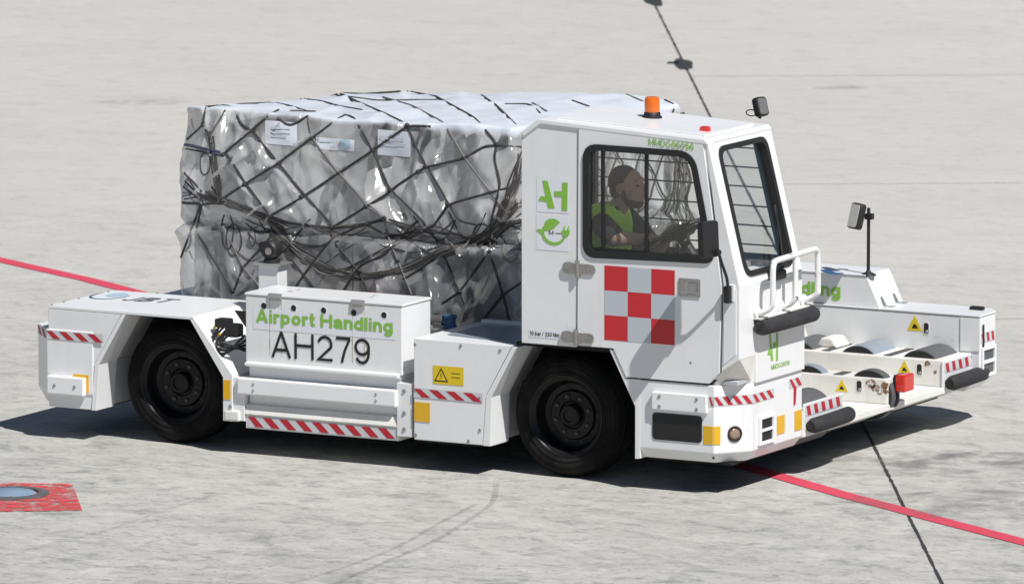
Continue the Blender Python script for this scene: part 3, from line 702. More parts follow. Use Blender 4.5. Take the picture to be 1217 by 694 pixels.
# ------------------------------------------------------------------ cab
CW = .79
cabo = mk('cab', prism([(-.200, .80), (-.200, 2.018), (-.085, 2.098), (.168, 2.086), (.158, .80)], 0, .03, 'Y', bv=.004), 'white', V)
mk('cab_panel', prism([(.031, .78), (CW-.002, .78), (CW-.002, 2.015), (.031, 2.015)], -.199, -.165, 'X', holes=[rr(.10, .70, 1.34, 1.93, .06)]), 'white', cabo)          # back wall, with an unseen window added to brighten the driver
mk('window_pane', prism(rr(.09, .71, 1.33, 1.94, .06), -.184, -.180, 'X'), 'glass', cabo); mk('window_seal', prism(rr(.08, .72, 1.32, 1.95, .07), -.206, -.158, 'X', holes=[rr(.115, .685, 1.355, 1.915, .05)]), 'black', cabo)  # glazing of the window added to let in light
fw = prism([(-.199, .64), (-.199, 2.012), (-.085, 2.09), (1.0, 2.04), (1.20, 1.22), (1.20, .64)], CW-.03, CW, 'Y',
           holes=[rpoly([(-.13, 1.29), (1.158, 1.29), (.992, 1.965), (-.13, 1.99)], .05)], bv=0)
mk('cab_panel', fw, 'white', cabo)
mk('window_seal', prism(rpoly([(-.150, 1.27), (1.168, 1.27), (.998, 1.985), (-.150, 2.01)], .06), CW-.034, CW+.004, 'Y', holes=[rpoly([(-.12, 1.30), (1.148, 1.30), (.984, 1.957), (-.12, 1.98)], .05)]), 'black', cabo)
mk('window_pane', prism(rpoly([(-.14, 1.28), (1.162, 1.28), (.995, 1.975), (-.14, 2.0)], .05), CW-.017, CW-.013, 'Y'), 'glass', cabo)
for k in range(6):
    z = 1.345+.112*k
    mk('guard_bar', tube([(-.19, CW+.02, z), (1.02-(z-1.3)*.24+.11, CW+.02, z)], .0048, 7), 'rollgrey', cabo, .8)
mk('cab_panel', box(.45, 1.18, .035, CW-.035, .645, .665), 'interior', cabo)            # floor
mk('cab_panel', box(-.165, .44, .065, CW-.035, .803, .815), 'interior', cabo)
roof = mk('roof', prism([(-.205, 2.020), (-.086, 2.108), (.990, 2.052), (1.012, 2.030), (1.005, 2.018), (.975, 2.022), (-.075, 2.078), (-.18, 2.0)], -.010, CW+.008, 'Y', bv=.006), 'white', V)
rf = prism([(-.02, .09), (.94, .09), (.94, CW-.09), (-.02, CW-.09)], 0, .012, fn=lambda u, v, t: (u, v, 2.106-(u+.086)*.052+t), bv=.004); mk('roof_skin', rf, 'white', roof)
# beacon and roof lamps
q = at(775, 140, 'Z', 2.092)
bc = mk('beacon', lathe([(.058, 0), (.058, .008), (.050, .014), (.046, .034), (.044, .036)], (q.x, q.y, 2.090), 'Z', 28), 'black', V, .7)
mk('lens', lathe([(.043, .034), (.0445, .06), (.044, .105), (.040, .118), (.030, .123), (0, .125)], (q.x, q.y, 2.090), 'Z', 28), 'orange', bc, .7)
mk('bulb', lathe([(0, .04), (.014, .045), (.016, .075), (.010, .09), (0, .092)], (q.x, q.y, 2.090), 'Z', 12), 'mirror', bc, .9)
q = at(838, 157, 'Z', 2.062)
mk('roof_lamp', prism([(-.030, 0), (.030, 0), (.022, .036), (-.022, .036)], -.022, .022, fn=lambda u, v, t: (q.x+u, q.y+t, 2.058+v), bv=.004), 'redlamp', V)
# windscreen
WB = Vector((1.212, 0, 1.222)); WT = (Vector((1.005, 0, 2.035))-WB); WL = WT.length; WT.normalize(); WN = Vector((WT.z, 0, -WT.x))
wf = lambda u, v, t: WB+Vector((0, u, 0))+WT*v+WN*t
hole = rr(.115, .680, .062, .778, .065)
ws = mk('windscreen_frame', prism([(0.002, 0), (CW, 0), (CW, WL), (0.002, WL)], -.04, 0, fn=wf, holes=[hole], bv=0), 'white', V)
mk('seal', prism(rr(.092, .704, .040, .802, .08), -.05, .010, fn=wf, holes=[rr(.122, .672, .070, .770, .06)]), 'black', ws)
mk('pane', prism(rr(.11, .685, .055, .785, .065), -.022, -.017, fn=wf), 'glass', ws)
mk('pillar_trim', prism([(.690, .05), (.735, .05), (.735, .80), (.690, .80)], -.085, -.055, fn=wf, bv=.01), 'black', ws)
# wiper
wp = mk('wiper_motor', box(1.20, 1.262, .36, .50, 1.21, 1.265, bv=.012), 'black', V)
mk('wiper_arm', tube(smoothpath([wf(.44, .02, .05), wf(.50, .08, .045), wf(.565, .26, .03), wf(.575, .36, .022)], 5), .007, 6), 'black', wp)
mk('wiper_blade', tube([wf(.52, .05, .018), wf(.60, .40, .018)], .008, 6), 'black', wp)
mk('wiper_arm', tube([wf(.40, .0, .03), wf(.44, .06, .06), wf(.52, .06, .05)], .008, 6), 'black', wp)
# front pillar beside the door
pil = mk('door_pillar', prism([(.992, 2.035), (1.008, 2.035), (1.2125, 1.225), (1.2145, .80), (1.098, .722), (1.110, 1.217)], -.003, .07, 'Y', bv=.005), 'white', V)
mk('pillar_sheet', prism([(1.118, 1.20), (1.192, 1.21), (1.194, .83), (1.112, .765)], -.007, -.002, 'Y', bv=.001), 'white', pil)
# front of the cab
fp = mk('nose_panel', box(1.165, 1.2135, .07, CW, .80, 1.221, bv=.004), 'white', V)
mk('service_hatch', box(1.2, 1.2165, .205, .475, .99, 1.195, bv=.006), 'white', fp)
mk('service_hatch', box(1.2, 1.2165, .485, .745, .99, 1.195, bv=.006), 'white', fp)
mk('nose_sheet', box(1.15, 1.2155, .205, .822, .64, .925, bv=.004), 'white', fp)
b = bmesh.new(); 
hp = [(1.10, .004, .722), (1.213, .004, .80), (1.213, .206, .80), (1.06, .03, .64), (1.19, .206, .64), (1.0, .206, .64), (1.0, .206, .8), (1.0, .03, .64)]
for p in hp: b.verts.new(p)
bmesh.ops.convex_hull(b, input=b.verts[:]); mk('corner_gusset', b, 'worn', fp)
text('lettering', 'MMDG06056', (1.2157, .39, .690), Y_, Z_, .24, .030, 'green', fp, w_=.17)
# bumper of the cab
def fpoly(i): return [(.56, i-.001), (1.05-i*.4, i-.001), (1.2-i, .19+i*.2), (1.2-i, .822), (.56, .822)]
fbm = mk('bumper', loft([(.188, fpoly(.05)), (.248, fpoly(.0)), (.640, fpoly(0))], .006), 'white', V)
mk('arch_lip', prism([(.40, .80), (.486, .642), (.575, .642), (.575, .20), (.575, .184), (.543, .180), (.543, .483), (.375, .803)], -.0025, .06, 'Y', bv=.002), 'white', fbm)
mk('arch_panel', prism([(.385, .795), (.486, .642), (.56, .642), (.56, .20), (.546, .20), (.546, .483), (.370, .79)], .061, .6, 'Y'), 'white', fbm)
mk('arch_panel', box(-.25, .40, .03, .62, .780, .799), 'under', fbm)  # shade over the wheel put into the black colour
mk('arch_panel', box(-.45, .545, .455, .47, .20, .78), 'under', fbm)  # dark inner wall, added so the arch reads as shaded
pd = mk('bumper_pad', box(.663, 1.015, -.030, -.002, .480, .583, bv=.006), 'pad', fbm)
for x in (.715, .955):
    for z in (.502, .560): bolt((x, -.031, z), NEAR, .010, pd)
mk('vent_grille', prism(rr(.664, .967, .312, .452, .02), -.004, .004, 'Y', holes=[], bv=.002), 'dark', fbm)
mk('grille_frame', prism(rr(.656, .975, .304, .460, .026), -.0055, .003, 'Y', holes=[rr(.666, .965, .314, .450, .02)]), 'black', fbm)
mk('reflector', quadplate((.985, -.0012, .300), (.060, 0, 0), (0, 0, .105), .0025), 'yellow', fbm)
c0 = Vector((1.05, -.001, 0)); c1 = Vector((1.2, .19, 0)); cd = (c1-c0).normalized(); cn = Vector((cd.y, -cd.x, 0))
mk('reflector', quadplate((1.0505+cn.x*.0012, -.0008+cn.y*.0012, .300), cd*.040, (0, 0, .105), .0025), 'yellow', fbm)
tape('hazard_tape', (1.02, -.001, .5215), (.03, 0, 0), (0, 0, .056), 1, fbm, .3)
tape('hazard_tape', c0+Vector((0, 0, .5215)), cd*(c1-c0).length, (0, 0, .056), 4, fbm, .32)
tape('hazard_tape', (1.2, .19, .5215), (0, .27, 0), (0, 0, .056), 3, fbm, .32)
tape('hazard_tape', (1.2, .655, .545), (0, .16, 0), (0, 0, .056), 2, fbm, .32)
hl = (c0+c1)/2+Vector((0, 0, .355))+cd*.01
b = lathe([(.0, .006), (.020, .008), (.034, .002), (.036, -.004)], (0, 0, 0), 'Z', 24); xform(b, Matrix.Translation(hl) @ Z_.rotation_difference(cn).to_matrix().to_4x4()); lamp = mk('headlamp', b, 'lampglass', fbm, .9)
b = lathe([(.036, .0), (.037, .009), (.044, .009), (.046, 0)], (0, 0, 0), 'Z', 24, cap=False); xform(b, Matrix.Translation(hl) @ Z_.rotation_difference(cn).to_matrix().to_4x4()); mk('headlamp_ring', b, 'black', lamp, .9)
st = mk('step_frame', prism([(.255, .270), (.455, .270), (.455, .435), (.255, .435)], 1.2, 1.214, 'X', holes=[[(.285, .288), (.43, .288), (.43, .345), (.285, .345)], [(.285, .36), (.43, .36), (.43, .418), (.285, .418)]]), 'pad', fbm)
mk('step_recess', box(1.2005, 1.204, .28, .435, .28, .425), 'dark', st)
mk('reflector', quadplate((1.2012, .50, .300), (0, .095, 0), (0, 0, .105), .0025), 'yellow', fbm)
mk('reflector', quadplate((1.2012, .725, .290), (0, .088, 0), (0, 0, .115), .0025), 'yellow', fbm)
mk('hook_tag', prism([(.712, .548), (.742, .548), (.73, .45), (.712, .44)], 1.2015, 1.206, 'X'), 'red', fbm)
bolt((1.05, -.004, .225), NEAR, .008, fbm, 'dark')
# AH mark, as polygons in a 0..1 cell (u to the right, v up)
AH = [[(.14, 1.0), (.32, 1.0), (.56, .05), (.33, .05)], [(.00, .29), (.08, .45), (.25, .45), (.30, .27)], [(.82, .98), (1.0, .98), (.985, 0), (.80, 0)], [(.55, .48), (.82, .48), (.82, .66), (.55, .66)]]
def ahmark(name, p, ex, ey, parent, wdt, hgt):
    b = bmesh.new()
    for k, pl in enumerate(AH): polyplate([(u*wdt, v*hgt) for u, v in pl], Vector(p)+Vector(ex).cross(Vector(ey))*(.0003*k), ex, ey, .0012, bm=b)
    return mk(name, b, 'green', parent)
ahmark('company_mark', (1.2160, .345, .735), Y_, Z_, fp, .135, .165)
# rubber roll and tube guard on the nose
rb = mk('rubber_roll', tube([(1.262, .16, .968), (1.262, .19, .966), (1.262, .5, .964), (1.262, .83, .964), (1.262, .85, .965)], [.040, .046, .046, .046, .040], 20), 'pads', V, .8)
mk('roll_core', lathe([(.012, 0), (.012, .004), (0, .004)], (1.262, .153, .968), 'Y', 12), 'dark', rb)
mk('roll_plate', box(1.214, 1.262, .17, .82, 1.012, 1.020), 'worn', rb)
gd = mk('tube_guard', tube(smoothpath([(1.215, .205, 1.045), (1.26, .205, 1.052), (1.305, .215, 1.085), (1.315, .215, 1.13), (1.315, .215, 1.28), (1.315, .225, 1.325), (1.315, .26, 1.345), (1.315, .50, 1.35), (1.315, .72, 1.353), (1.315, .765, 1.345), (1.315, .785, 1.31), (1.315, .79, 1.13), (1.31, .79, 1.09), (1.26, .79, 1.056), (1.215, .79, 1.05)], 6), .0175, 12), 'white', V, .9)
mk('guard_bar', tube(smoothpath([(1.215, .50, 1.045), (1.26, .50, 1.052), (1.31, .50, 1.09), (1.315, .50, 1.14), (1.315, .50, 1.345)], 6), .0165, 12), 'white', gd, .9)
for y in (.205, .50, .79): mk('guard_foot', lathe([(.034, 0), (.034, .012), (.024, .018)], (1.2165, y, 1.047), 'X', 16), 'white', gd, .7)
for y, z in ((.79, 1.20), (.50, 1.10), (.42, 1.352)): mk('paint_chip', lathe([(.0182, -.012), (.0183, .0), (.0182, .012)], (1.315, y, z), 'Z' if z < 1.3 else 'Y', 12), 'rust', gd)

# door
D = [(.178, 2.070), (.978, 2.026), (1.098, 1.217), (1.085, .715), (1.022, .652), (.487, .652), (.404, .812), (.170, .812)]
win = rpoly([(.235, 1.355), (1.025, 1.375), (.905, 1.955), (.235, 1.960)], [.06, .04, .09, .07], 6)
wout = rpoly([(.208, 1.325), (1.062, 1.343), (.925, 1.980), (.208, 1.984)], [.085, .07, .11, .095], 7)
door = mk('door', prism(D, -.008, .018, 'Y', holes=[win], bv=0), 'white', V)
mk('door_gap', prism([(.160, 2.086), (.990, 2.040), (1.111, 1.217), (1.098, .708), (1.028, .640), (.480, .640), (.396, .800), (.156, .800)], .019, .0235, 'Y', holes=[rpoly([(.2, 1.31), (1.06, 1.33), (.94, 1.99), (.2, 1.99)], .05)]), 'dark', door)
mk('window_seal', prism(wout, -.017, .020, 'Y', holes=[rpoly([(.247, 1.368), (1.010, 1.388), (.895, 1.943), (.247, 1.948)], [.05, .035, .08, .06], 6)]), 'black', door)
mk('window_pane', prism(rpoly([(.22, 1.34), (1.035, 1.36), (.915, 1.97), (.22, 1.97)], .05), .004, .008, 'Y'), 'glass', door)
for x in (.330, .612): mk('window_bar', box(x-.009, x+.009, -.006, .012, 1.345, 1.955), 'black', door)
mk('window_bar', box(.235, .62, -.004, .010, 1.372, 1.386), 'black', door)
mk('window_catch', box(.955, .985, -.012, .006, 1.62, 1.68, bv=.006), 'black', door)
def hinge(x, z):
    h = mk('hinge', prism(rpoly([(x-.10, z+.03), (x-.03, z+.038), (x-.03, z-.038), (x-.10, z-.03)], .03, 4), -.016, -.004, 'Y', bv=.003), 'steel', door)
    join(bmesh.new(), bmesh.new())
    mk('hinge_leaf', prism(rpoly([(x+.03, z+.032), (x+.115, z+.025), (x+.115, z-.027), (x+.03, z-.032)], .03, 4), -.018, -.009, 'Y', bv=.003), 'steel', h)
    mk('hinge_pin', lathe([(.0, -.05), (.014, -.048), (.014, .048), (0, .05)], (x, -.016, z), 'Z', 12), 'steel', h, .8)
    mk('hinge_barrel', box(x-.034, x+.034, -.017, -.008, z-.03, z+.03), 'steel', h)
    for dx in (-.075, .065, .09): bolt((x+dx, -.018, z), NEAR, .007, h)
hinge(.175, 1.258); hinge(.165, .858)
hd = mk('door_handle', prism(rr(.828, .966, 1.142, 1.248, .008), -.014, -.007, 'Y', holes=[rr(.868, .955, 1.158, 1.234, .008)]), 'steel', door)
mk('handle_cup', box(.866, .957, -.0105, -.0083, 1.156, 1.236), 'alu', hd)
mk('handle_paddle', box(.890, .948, -.019, -.011, 1.166, 1.228, bv=.004), 'steel', hd)
mk('handle_lock', lathe([(0, -.018), (.008, -.016), (.008, -.008)], (.847, 0, 1.17), 'Y', 10), 'alu', hd)
cs = .1515; cz0 = .858; ch = .1435
for r_ in range(3):
    for c_ in range(3):
        red = (r_+c_) % 2 == 0
        mk('checker_square', quadplate((.347+c_*cs, -.0085, cz0+r_*ch), (cs-.0006, 0, 0), (0, 0, ch-.0006), .0012), 'checkred' if red else 'checkgrey', door)
text('lettering', 'MMDG06056', (.632, -.0098, 2.000), (1, 0, -.05), Z_, .29, .038, 'green', door, w_=.15, gap=.16)
bolt((.905, -.0085, .765), NEAR, .005, door, 'dark', 'rivet')
# decals on the fixed panel
mk('sticker', quadplate((-.102, -.0008, 1.350), (.212, 0, 0), (0, 0, .205), .0008), 'label', cabo)
mk('sticker', quadplate((-.100, -.0008, 1.570), (.210, 0, 0), (0, 0, .205), .0008), 'label', cabo)
ahmark('company_mark', (-.088, -.0022, 1.587), X_, Z_, cabo, .192, .165)
# leaf and plug mark
def uvz(u, v): return Vector((-.10+u*.21/.62, -.0022, 1.355+v*.20/.62))
b = bmesh.new()
LZ = [0]
def leafpl(pts): LZ[0] += 1; polyplate([(u*.21/.62, v*.20/.62) for u, v in pts], (-.10, -.0022-.0004*LZ[0], 1.355), X_, Z_, .001, bm=b)
ring = []; ri = []
for k in range(25):
    a = math.radians(150+k*8.6); ring.append((.33+.235*math.cos(a), .30+.215*math.sin(a))); ri.append((.34+.19*math.cos(a), .31+.172*math.sin(a)))
leafpl(ring+ri[::-1])
leafpl([(.125, .30), (.135, .40), (.17, .50), (.25, .555), (.36, .56), (.46, .505), (.40, .46), (.34, .39), (.25, .345), (.18, .34)])
leafpl([(.0, .345), (.06, .36), (.13, .335), (.15, .27), (.08, .28)])
leafpl([(.485, .36), (.50, .29), (.54, .25), (.60, .255), (.635, .30), (.645, .375)])
leafpl([(.525, .365), (.545, .365), (.555, .45), (.54, .455)]); leafpl([(.60, .37), (.62, .37), (.635, .445), (.618, .45)])
mk('leaf_mark', b, 'green', cabo)
text('lettering', 'M', uvz(.24, .27), X_, Z_, .030, .024, 'ink', cabo)
mk('cable_mark', quadplate(uvz(.37, .295), (.034, 0, 0), (0, 0, .004), .0008), 'ink', cabo)
p0 = at(630, 400, 'Y', 0)
mk('sticker', quadplate((-.150, -.0008, .838), (.206, 0, 0), (0, 0, .050), .0008), 'label', cabo)
text('lettering', '10 bar / 320 Nm', (-.143, -.0022, .850), X_, Z_, .192, .024, 'ink', cabo, w_=.17)

# mirrors
def mirror(name, c, ndir, wdt, hgt, parent, glassm='mirror', tilt=0.):
    """housing with its glass on the side ndir"""
    nd = Vector(ndir).normalized(); ex = Vector((-nd.y, nd.x, 0)).normalized(); ey = nd.cross(ex); 
    if ey.z < 0: ex = -ex; ey = nd.cross(ex)
    f = lambda u, v, t: Vector(c)+ex*u+ey*v+nd*t
    h = mk(name, prism(rr(-wdt/2, wdt/2, -hgt/2, hgt/2, .025), -.030, .014, fn=f, bv=.010), 'black', parent, .7)
    mk('mirror_glass', prism(rr(-wdt/2+.010, wdt/2-.010, -hgt/2+.010, hgt/2-.010, .018), .0145, .0165, fn=f), glassm, h)
    return h
mm = mirror('mirror', (1.115, -.215, 1.512), (-.92, .22, -.05), .140, .208, V)
mk('mirror_arm', tube(smoothpath([(1.135, -.195, 1.445), (1.165, -.175, 1.43), (1.175, -.15, 1.37), (1.17, -.08, 1.28), (1.155, -.035, 1.215), (1.150, -.03, 1.165)], 6), .009, 8), 'black', mm, .8)
mk('mirror_mount', box(1.130, 1.168, -.045, .0, 1.125, 1.225, bv=.010), 'black', mm)
mk('mount_plate', box(1.150, 1.182, -.012, -.001, 1.135, 1.23, bv=.002), 'pad', mm)
mk('arm_joint', lathe([(0, -.02), (.018, -.018), (.018, .018), (0, .02)], (1.165, -.185, 1.435), 'Y', 12), 'black', mm, .8)
p = at(903, 139, 'Z', 2.065)
rm = mirror('mirror', (p.x+.01, p.y-.0, 2.125), (.90, -.30, .30), .085, .115, V, 'mirrordark')
mk('mirror_arm', tube([(p.x, p.y, 2.055), (p.x+.002, p.y, 2.095)], .010, 8), 'black', rm)
ringp = [Vector((p.x-.055, p.y, 2.085))+Vector((.034*math.cos(a), 0, .018*math.sin(a))) for a in [k*math.pi/10 for k in range(20)]]
mk('wire_loop', tube(ringp, .0035, 6, closed=True), 'black', rm)
fmx, fmy = .485, 3.14
fm = mk('mirror_pole', tube([(fmx, fmy, .85), (fmx, fmy, 1.265)], .0105, 10), 'black', V, .8)
mk('pole_foot', lathe([(.05, 0), (.045, .008), (.018, .02), (.012, .03)], (fmx, fmy, .853), 'Z', 16), 'black', fm, .7)
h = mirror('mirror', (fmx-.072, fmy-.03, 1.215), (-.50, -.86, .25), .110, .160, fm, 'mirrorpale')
mk('mirror_clamp', box(fmx-.02, fmx+.03, fmy-.02, fmy+.02, 1.195, 1.232, bv=.006), 'black', fm)

# cab interior
seat = mk('seat', box(-.06, .38, .18, .62, .86, .95, bv=.03), 'seat', V)
b = prism([(-.13, .93), (-.03, .93), (-.05, 1.22), (-.13, 1.22)], .19, .61, 'Y', bv=.03); mk('backrest', b, 'seat', seat)
mk('seat_base', box(-.02, .33, .24, .56, .80, .862), 'interior', seat)
dash = mk('dashboard', prism([(.90, .80), (.88, 1.17), (.94, 1.22), (1.17, 1.225), (1.16, .80)], .08, CW-.04, 'Y', bv=.015), 'interior', V)
mk('dash_tray', box(.96, 1.15, .15, .66, 1.226, 1.245, bv=.004), 'pad', dash)
sc = Vector((.615, .40, 1.450)); sn = Vector((-.47, 0, .88)).normalized(); sx = Vector((sn.z, 0, -sn.x)); sy = Vector((0, 1, 0))
b = tube([sc+sx*.19*math.cos(a)+sy*.19*math.sin(a) for a in [k*math.pi/20 for k in range(40)]], .0145, 10, closed=True)
stw = mk('steering_wheel', b, 'black', V, .9)
for a in (.4, 2.5, 4.55): mk('spoke', tube([sc-sn*.03, sc+sx*.18*math.cos(a)+sy*.18*math.sin(a)], .013, 8, flat=.6), 'black', stw)
mk('steering_boss', lathe([(0, .01), (.05, .005), (.055, -.03), (.03, -.05)], (0, 0, 0), 'Z', 18), 'black', stw, .7)
stw.children[-1].matrix_world = Matrix.Translation(sc) @ Z_.rotation_difference(sn).to_matrix().to_4x4()
mk('steering_column', tube([sc-sn*.03, sc-sn*.30+Vector((.05, 0, 0)), Vector((.86, .40, .95))], .032, 12), 'black', V)
mk('control_lever', tube([(.70, .30, 1.30), (.69, .25, 1.37), (.685, .245, 1.40)], .010, 8), 'black', V)
mk('camera_knob', tube([(.60, .70, 1.62), (.605, .70, 1.585)], .016, 10), 'black', V)

# ------------------------------------------------------------------ low roller platform beside the cab
for bx_ in ((-.6, 1.0, .86, 3.05, .150, .163), (-.90, -.47, .02, .75, .168, .180), (.60, 1.12, .08, .80, .172, .186), (-3.44, -3.13, .20, 3.2, .184, .196)): mk('bounce_blocker', box(*bx_), 'under', V)  # unseen dark plates, added to cut bounce light and deepen the shade
tray = mk('platform_tray', prism([(1.205, .278), (1.205, .240), (1.02, .165), (-.6, .165), (-.6, .278)], .824, 3.10, 'Y', bv=.004), 'worn', V)
def bay(y0, y1, ztop, x0, parent):
    return mk('roller_bay', box(x0, 1.2, y0, y1, .279, ztop, bv=.006), 'worn', parent)
RR = .152; RZ = .333
def roller(x, y0, y1, m, parent, r=RR, z=RZ):
    o = mk('roller', lathe([(0, y0), (r*.35, y0), (r*.36, y0+.004), (r-.012, y0+.004), (r, y0+.012), (r, y1-.012), (r-.012, y1), (0, y1)], (x, 0, z), 'Y', 48), ['roller_dark' if m == 'd' else 'roller_light'], parent, .6)
    mk('roller_end', lathe([(0, y0-.0015), (r-.006, y0-.0015), (r-.006, y0+.006)], (x, 0, z), 'Y', 40), 'dark', o)
    return o
def gstrip(x, y0, y1, z, parent, wdt=.05):
    return mk('grip_strip', box(x-wdt/2, x+wdt/2, y0, y1, z+.001, z+.004), 'strip', parent)
bay1 = bay(.826, 1.335, .395, -.4, tray); bay2 = bay(1.935, 2.12, .428, -.4, tray); bay3 = bay(2.70, 3.079, .437, -.4, tray)
for x, m in ((1.02, 'd'), (.61, 'l'), (.20, 'd')):
    roller(x, 2.75, 3.06, m, bay3)
    roller(x+.05, 1.965, 2.05, m, bay2, RR, RZ-.012)
    roller(x+.0, .86, 1.30, 'd' if x > .9 else m, bay1, RR, RZ-.03)
for x in (.815, .40, 0.0):
    gstrip(x, 2.73, 3.06, .437, bay3); gstrip(x+.05, 1.96, 2.09, .428, bay2, .06); gstrip(x, .87, 1.28, .395, bay1)
mk('stop_block', prism([(.27, .438), (.305, .495), (.375, .495), (.415, .438)], 2.86, 3.04, 'Y', bv=.012), 'worn', bay3)
mk('stop_block', prism([(-.10, .438), (-.05, .56), (.10, .56), (.14, .438)], 2.74, 3.04, 'Y', bv=.012), 'worn', bay3)
for y0, y1, par in ((.842, 1.338, bay1), (2.700, 3.165, bay3)):
    zt = .432 if y0 < 2 else .437
    fs = mk('end_sheet', box(1.199, 1.206, y0-.01, y1+.01, .24, zt, bv=.001), 'white', par)
    tape('hazard_tape', (1.206, y0+.012, zt-.075), (0, y1-y0-.02, 0), (0, 0, .063), 5, fs, .10, .46)
    n_ = 14; P = []; Rr = []
    for k in range(n_+1):
        t = k/n_; P.append((1.240+.028*math.sin(math.pi*t)-.02*t, y0+.012+(y1-y0+.06)*t, .300+.008*math.sin(math.pi*t))); Rr.append(.046 if 0 < k < n_ else .034)
    rp = mk('rubber_roll', tube(P, Rr, 18), 'pads', fs, .8)
    mk('roll_core', lathe([(.016, 0), (.016, .01), (0, .01)], (1.240, y0+.0045, .300), 'Y', 12), 'black', rp)
def slot_hole(x, y, z, parent):
    o = mk('slot_hole', prism(rr(x-.017, x+.017, z-.034, z+.034, .017, 6), y-.0015, y+.012, 'Y'), 'dark', parent)
    mk('slot_rim', prism(rr(x-.022, x+.022, z-.039, z+.039, .022, 6), y-.0022, y+.002, 'Y', holes=[rr(x-.0165, x+.0165, z-.0335, z+.0335, .0165, 6)]), 'worn', o)
    mk('slot_pin', lathe([(0, y-.004), (.010, y-.003), (.012, y)], (x+.002, 0, z-.020), 'Y', 12), 'steel', o)
def tri_sign(x, y, z, h, parent):
    o = mk('warning_triangle', prism([(x-h*.55, z), (x+h*.55, z), (x, z+h)], y-.0015, y-.0003, 'Y'), 'signyellow', parent)
    mk('hand_symbol', prism([(x-h*.20, z+h*.16), (x+h*.24, z+h*.16), (x+h*.16, z+h*.30), (x+h*.02, z+h*.46), (x-h*.1, z+h*.40)], y-.0022, y-.0015, 'Y'), 'ink', o)
slot_hole(1.02, 1.935, .375, bay2); tri_sign(.905, 1.935, .335, .075, bay2)
slot_hole(1.045, 2.70, .375, bay3); tri_sign(.945, 2.70, .345, .08, bay3)
b = bmesh.new()
for x, z, s in ((1.10, .395, .035), (1.13, .37, .03), (1.19, .385, .03), (1.155, .35, .02), (1.20, .36, .022)):
    vs = [b.verts.new((x+s*(1+.3*noise.noise((k*.9, x*9, 0)))*math.cos(k*math.pi/8), 1.9335, z+s*.9*(1+.4*noise.noise((k*.7, x*5, 3)))*math.sin(k*math.pi/8))) for k in range(16)]; b.faces.new(vs)
mk('rust_patch', b, 'rust', bay2)
b = bmesh.new()
for x, z, s in ((1.10, .41, .02), (1.115, .395, .016), (1.15, .37, .012)):
    vs = [b.verts.new((x+s*math.cos(k*math.pi/8), 2.6985, z+s*1.2*math.sin(k*math.pi/8)*(1+.4*noise.noise((k*.7, x*5, 3))))) for k in range(16)]; b.faces.new(vs)
mk('rust_patch', b, 'rust', bay3)
# tail lamp on a stem in front of the middle bay
lampst = mk('marker_lamp', box(1.222, 1.285, 2.005, 2.135, .345, .448, bv=.010), 'redlamp', V)
mk('lamp_back', box(1.205, 1.222, 2.015, 2.14, .350, .445, bv=.004), 'dark', lampst)
mk('lamp_stem', tube([(1.225, 2.03, .345), (1.225, 2.03, .285), (1.208, 2.03, .26)], .012, 8), 'black', lampst)

# ------------------------------------------------------------------ long box on the far side
def hb(i): return [(-3.25, 3.082), (1.262-i, 3.082), (1.262-i, 3.30), (1.19-i, 3.40-i), (-3.25, 3.40-i)]
lb = mk('side_beam', loft([(.200, hb(.10)), (.29, hb(.0)), (.652, hb(0))], .006), 'white', V)
mk('beam_lid', prism([(.60, 3.078), (1.265, 3.078), (1.265, 3.302), (1.19, 3.405), (.60, 3.405)], .656, .668, 'Z', bv=.003), 'white', lb)
mk('beam_lid', prism([(-3.25, 3.078), (.596, 3.078), (.596, 3.405), (-3.25, 3.405)], .656, .668, 'Z', bv=.003), 'white', lb)
mk('lid_catch', box(1.10, 1.19, 3.27, 3.31, .668, .690, bv=.008), 'black', lb)
slot_hole(.905, 3.082, .565, lb); tri_sign(.828, 3.082, .545, .095, lb)
mk('end_sheet', box(1.135, 1.264, 3.076, 3.079, .45, .650), 'white', lb)
b = bmesh.new()
for x0, x1, z0, z1 in ((1.075, 1.13, .50, .535), (1.085, 1.10, .53, .58), (.95, 1.08, .515, .527), (1.09, 1.135, .545, .565)):
    b.faces.new([b.verts.new((x, 3.0805, z)) for x, z in ((x0, z0), (x1, z0), (x1, z1), (x0, z1))])
mk('scuff_mark', b, 'scuff', lb)
tape('hazard_tape', (1.262, 3.10, .495), (0, .20, 0), (0, 0, .062), 3, lb, .10, .46)
mk('hook_tag', prism([(3.115, .60), (3.13, .61), (3.135, .46), (3.118, .45)], 1.264, 1.270, 'X'), 'dark', lb)
st = mk('step_frame', prism([(3.095, .288), (3.29, .288), (3.29, .470), (3.095, .470)], 1.262, 1.276, 'X', holes=[[(3.118, .305), (3.27, .305), (3.27, .368), (3.118, .368)], [(3.118, .388), (3.27, .388), (3.27, .450), (3.118, .450)]]), 'pad', lb)
mk('step_recess', box(1.2625, 1.266, 3.11, 3.28, .295, .46), 'coverring', st)
rbx = mk('raised_box', prism([(-1.2, .668), (-1.2, .853), (.497, .853), (.585, .668)], 3.095, 3.42, 'Y', bv=.006), 'white', V)
rbx2 = mk('raised_box', prism([(-3.2, .668), (-3.1, .80), (-2.1, .80), (-2.0, .668)], 3.095, 3.42, 'Y', bv=.006), 'white', V)
mk('lid', prism([(-1.2, 3.09), (.490, 3.09), (.490, 3.425), (-1.2, 3.425)], .8535, .862, 'Z', bv=.003), 'white', rbx)
text('lettering', 'Airport Handling', (-.63, 3.0935, .716), X_, Z_, .95, .080, 'green', rbx, w_=.215, gap=.10)
sd = Vector((-.088, 0, .185)).normalized(); sn2 = Vector((sd.z, 0, -sd.x))
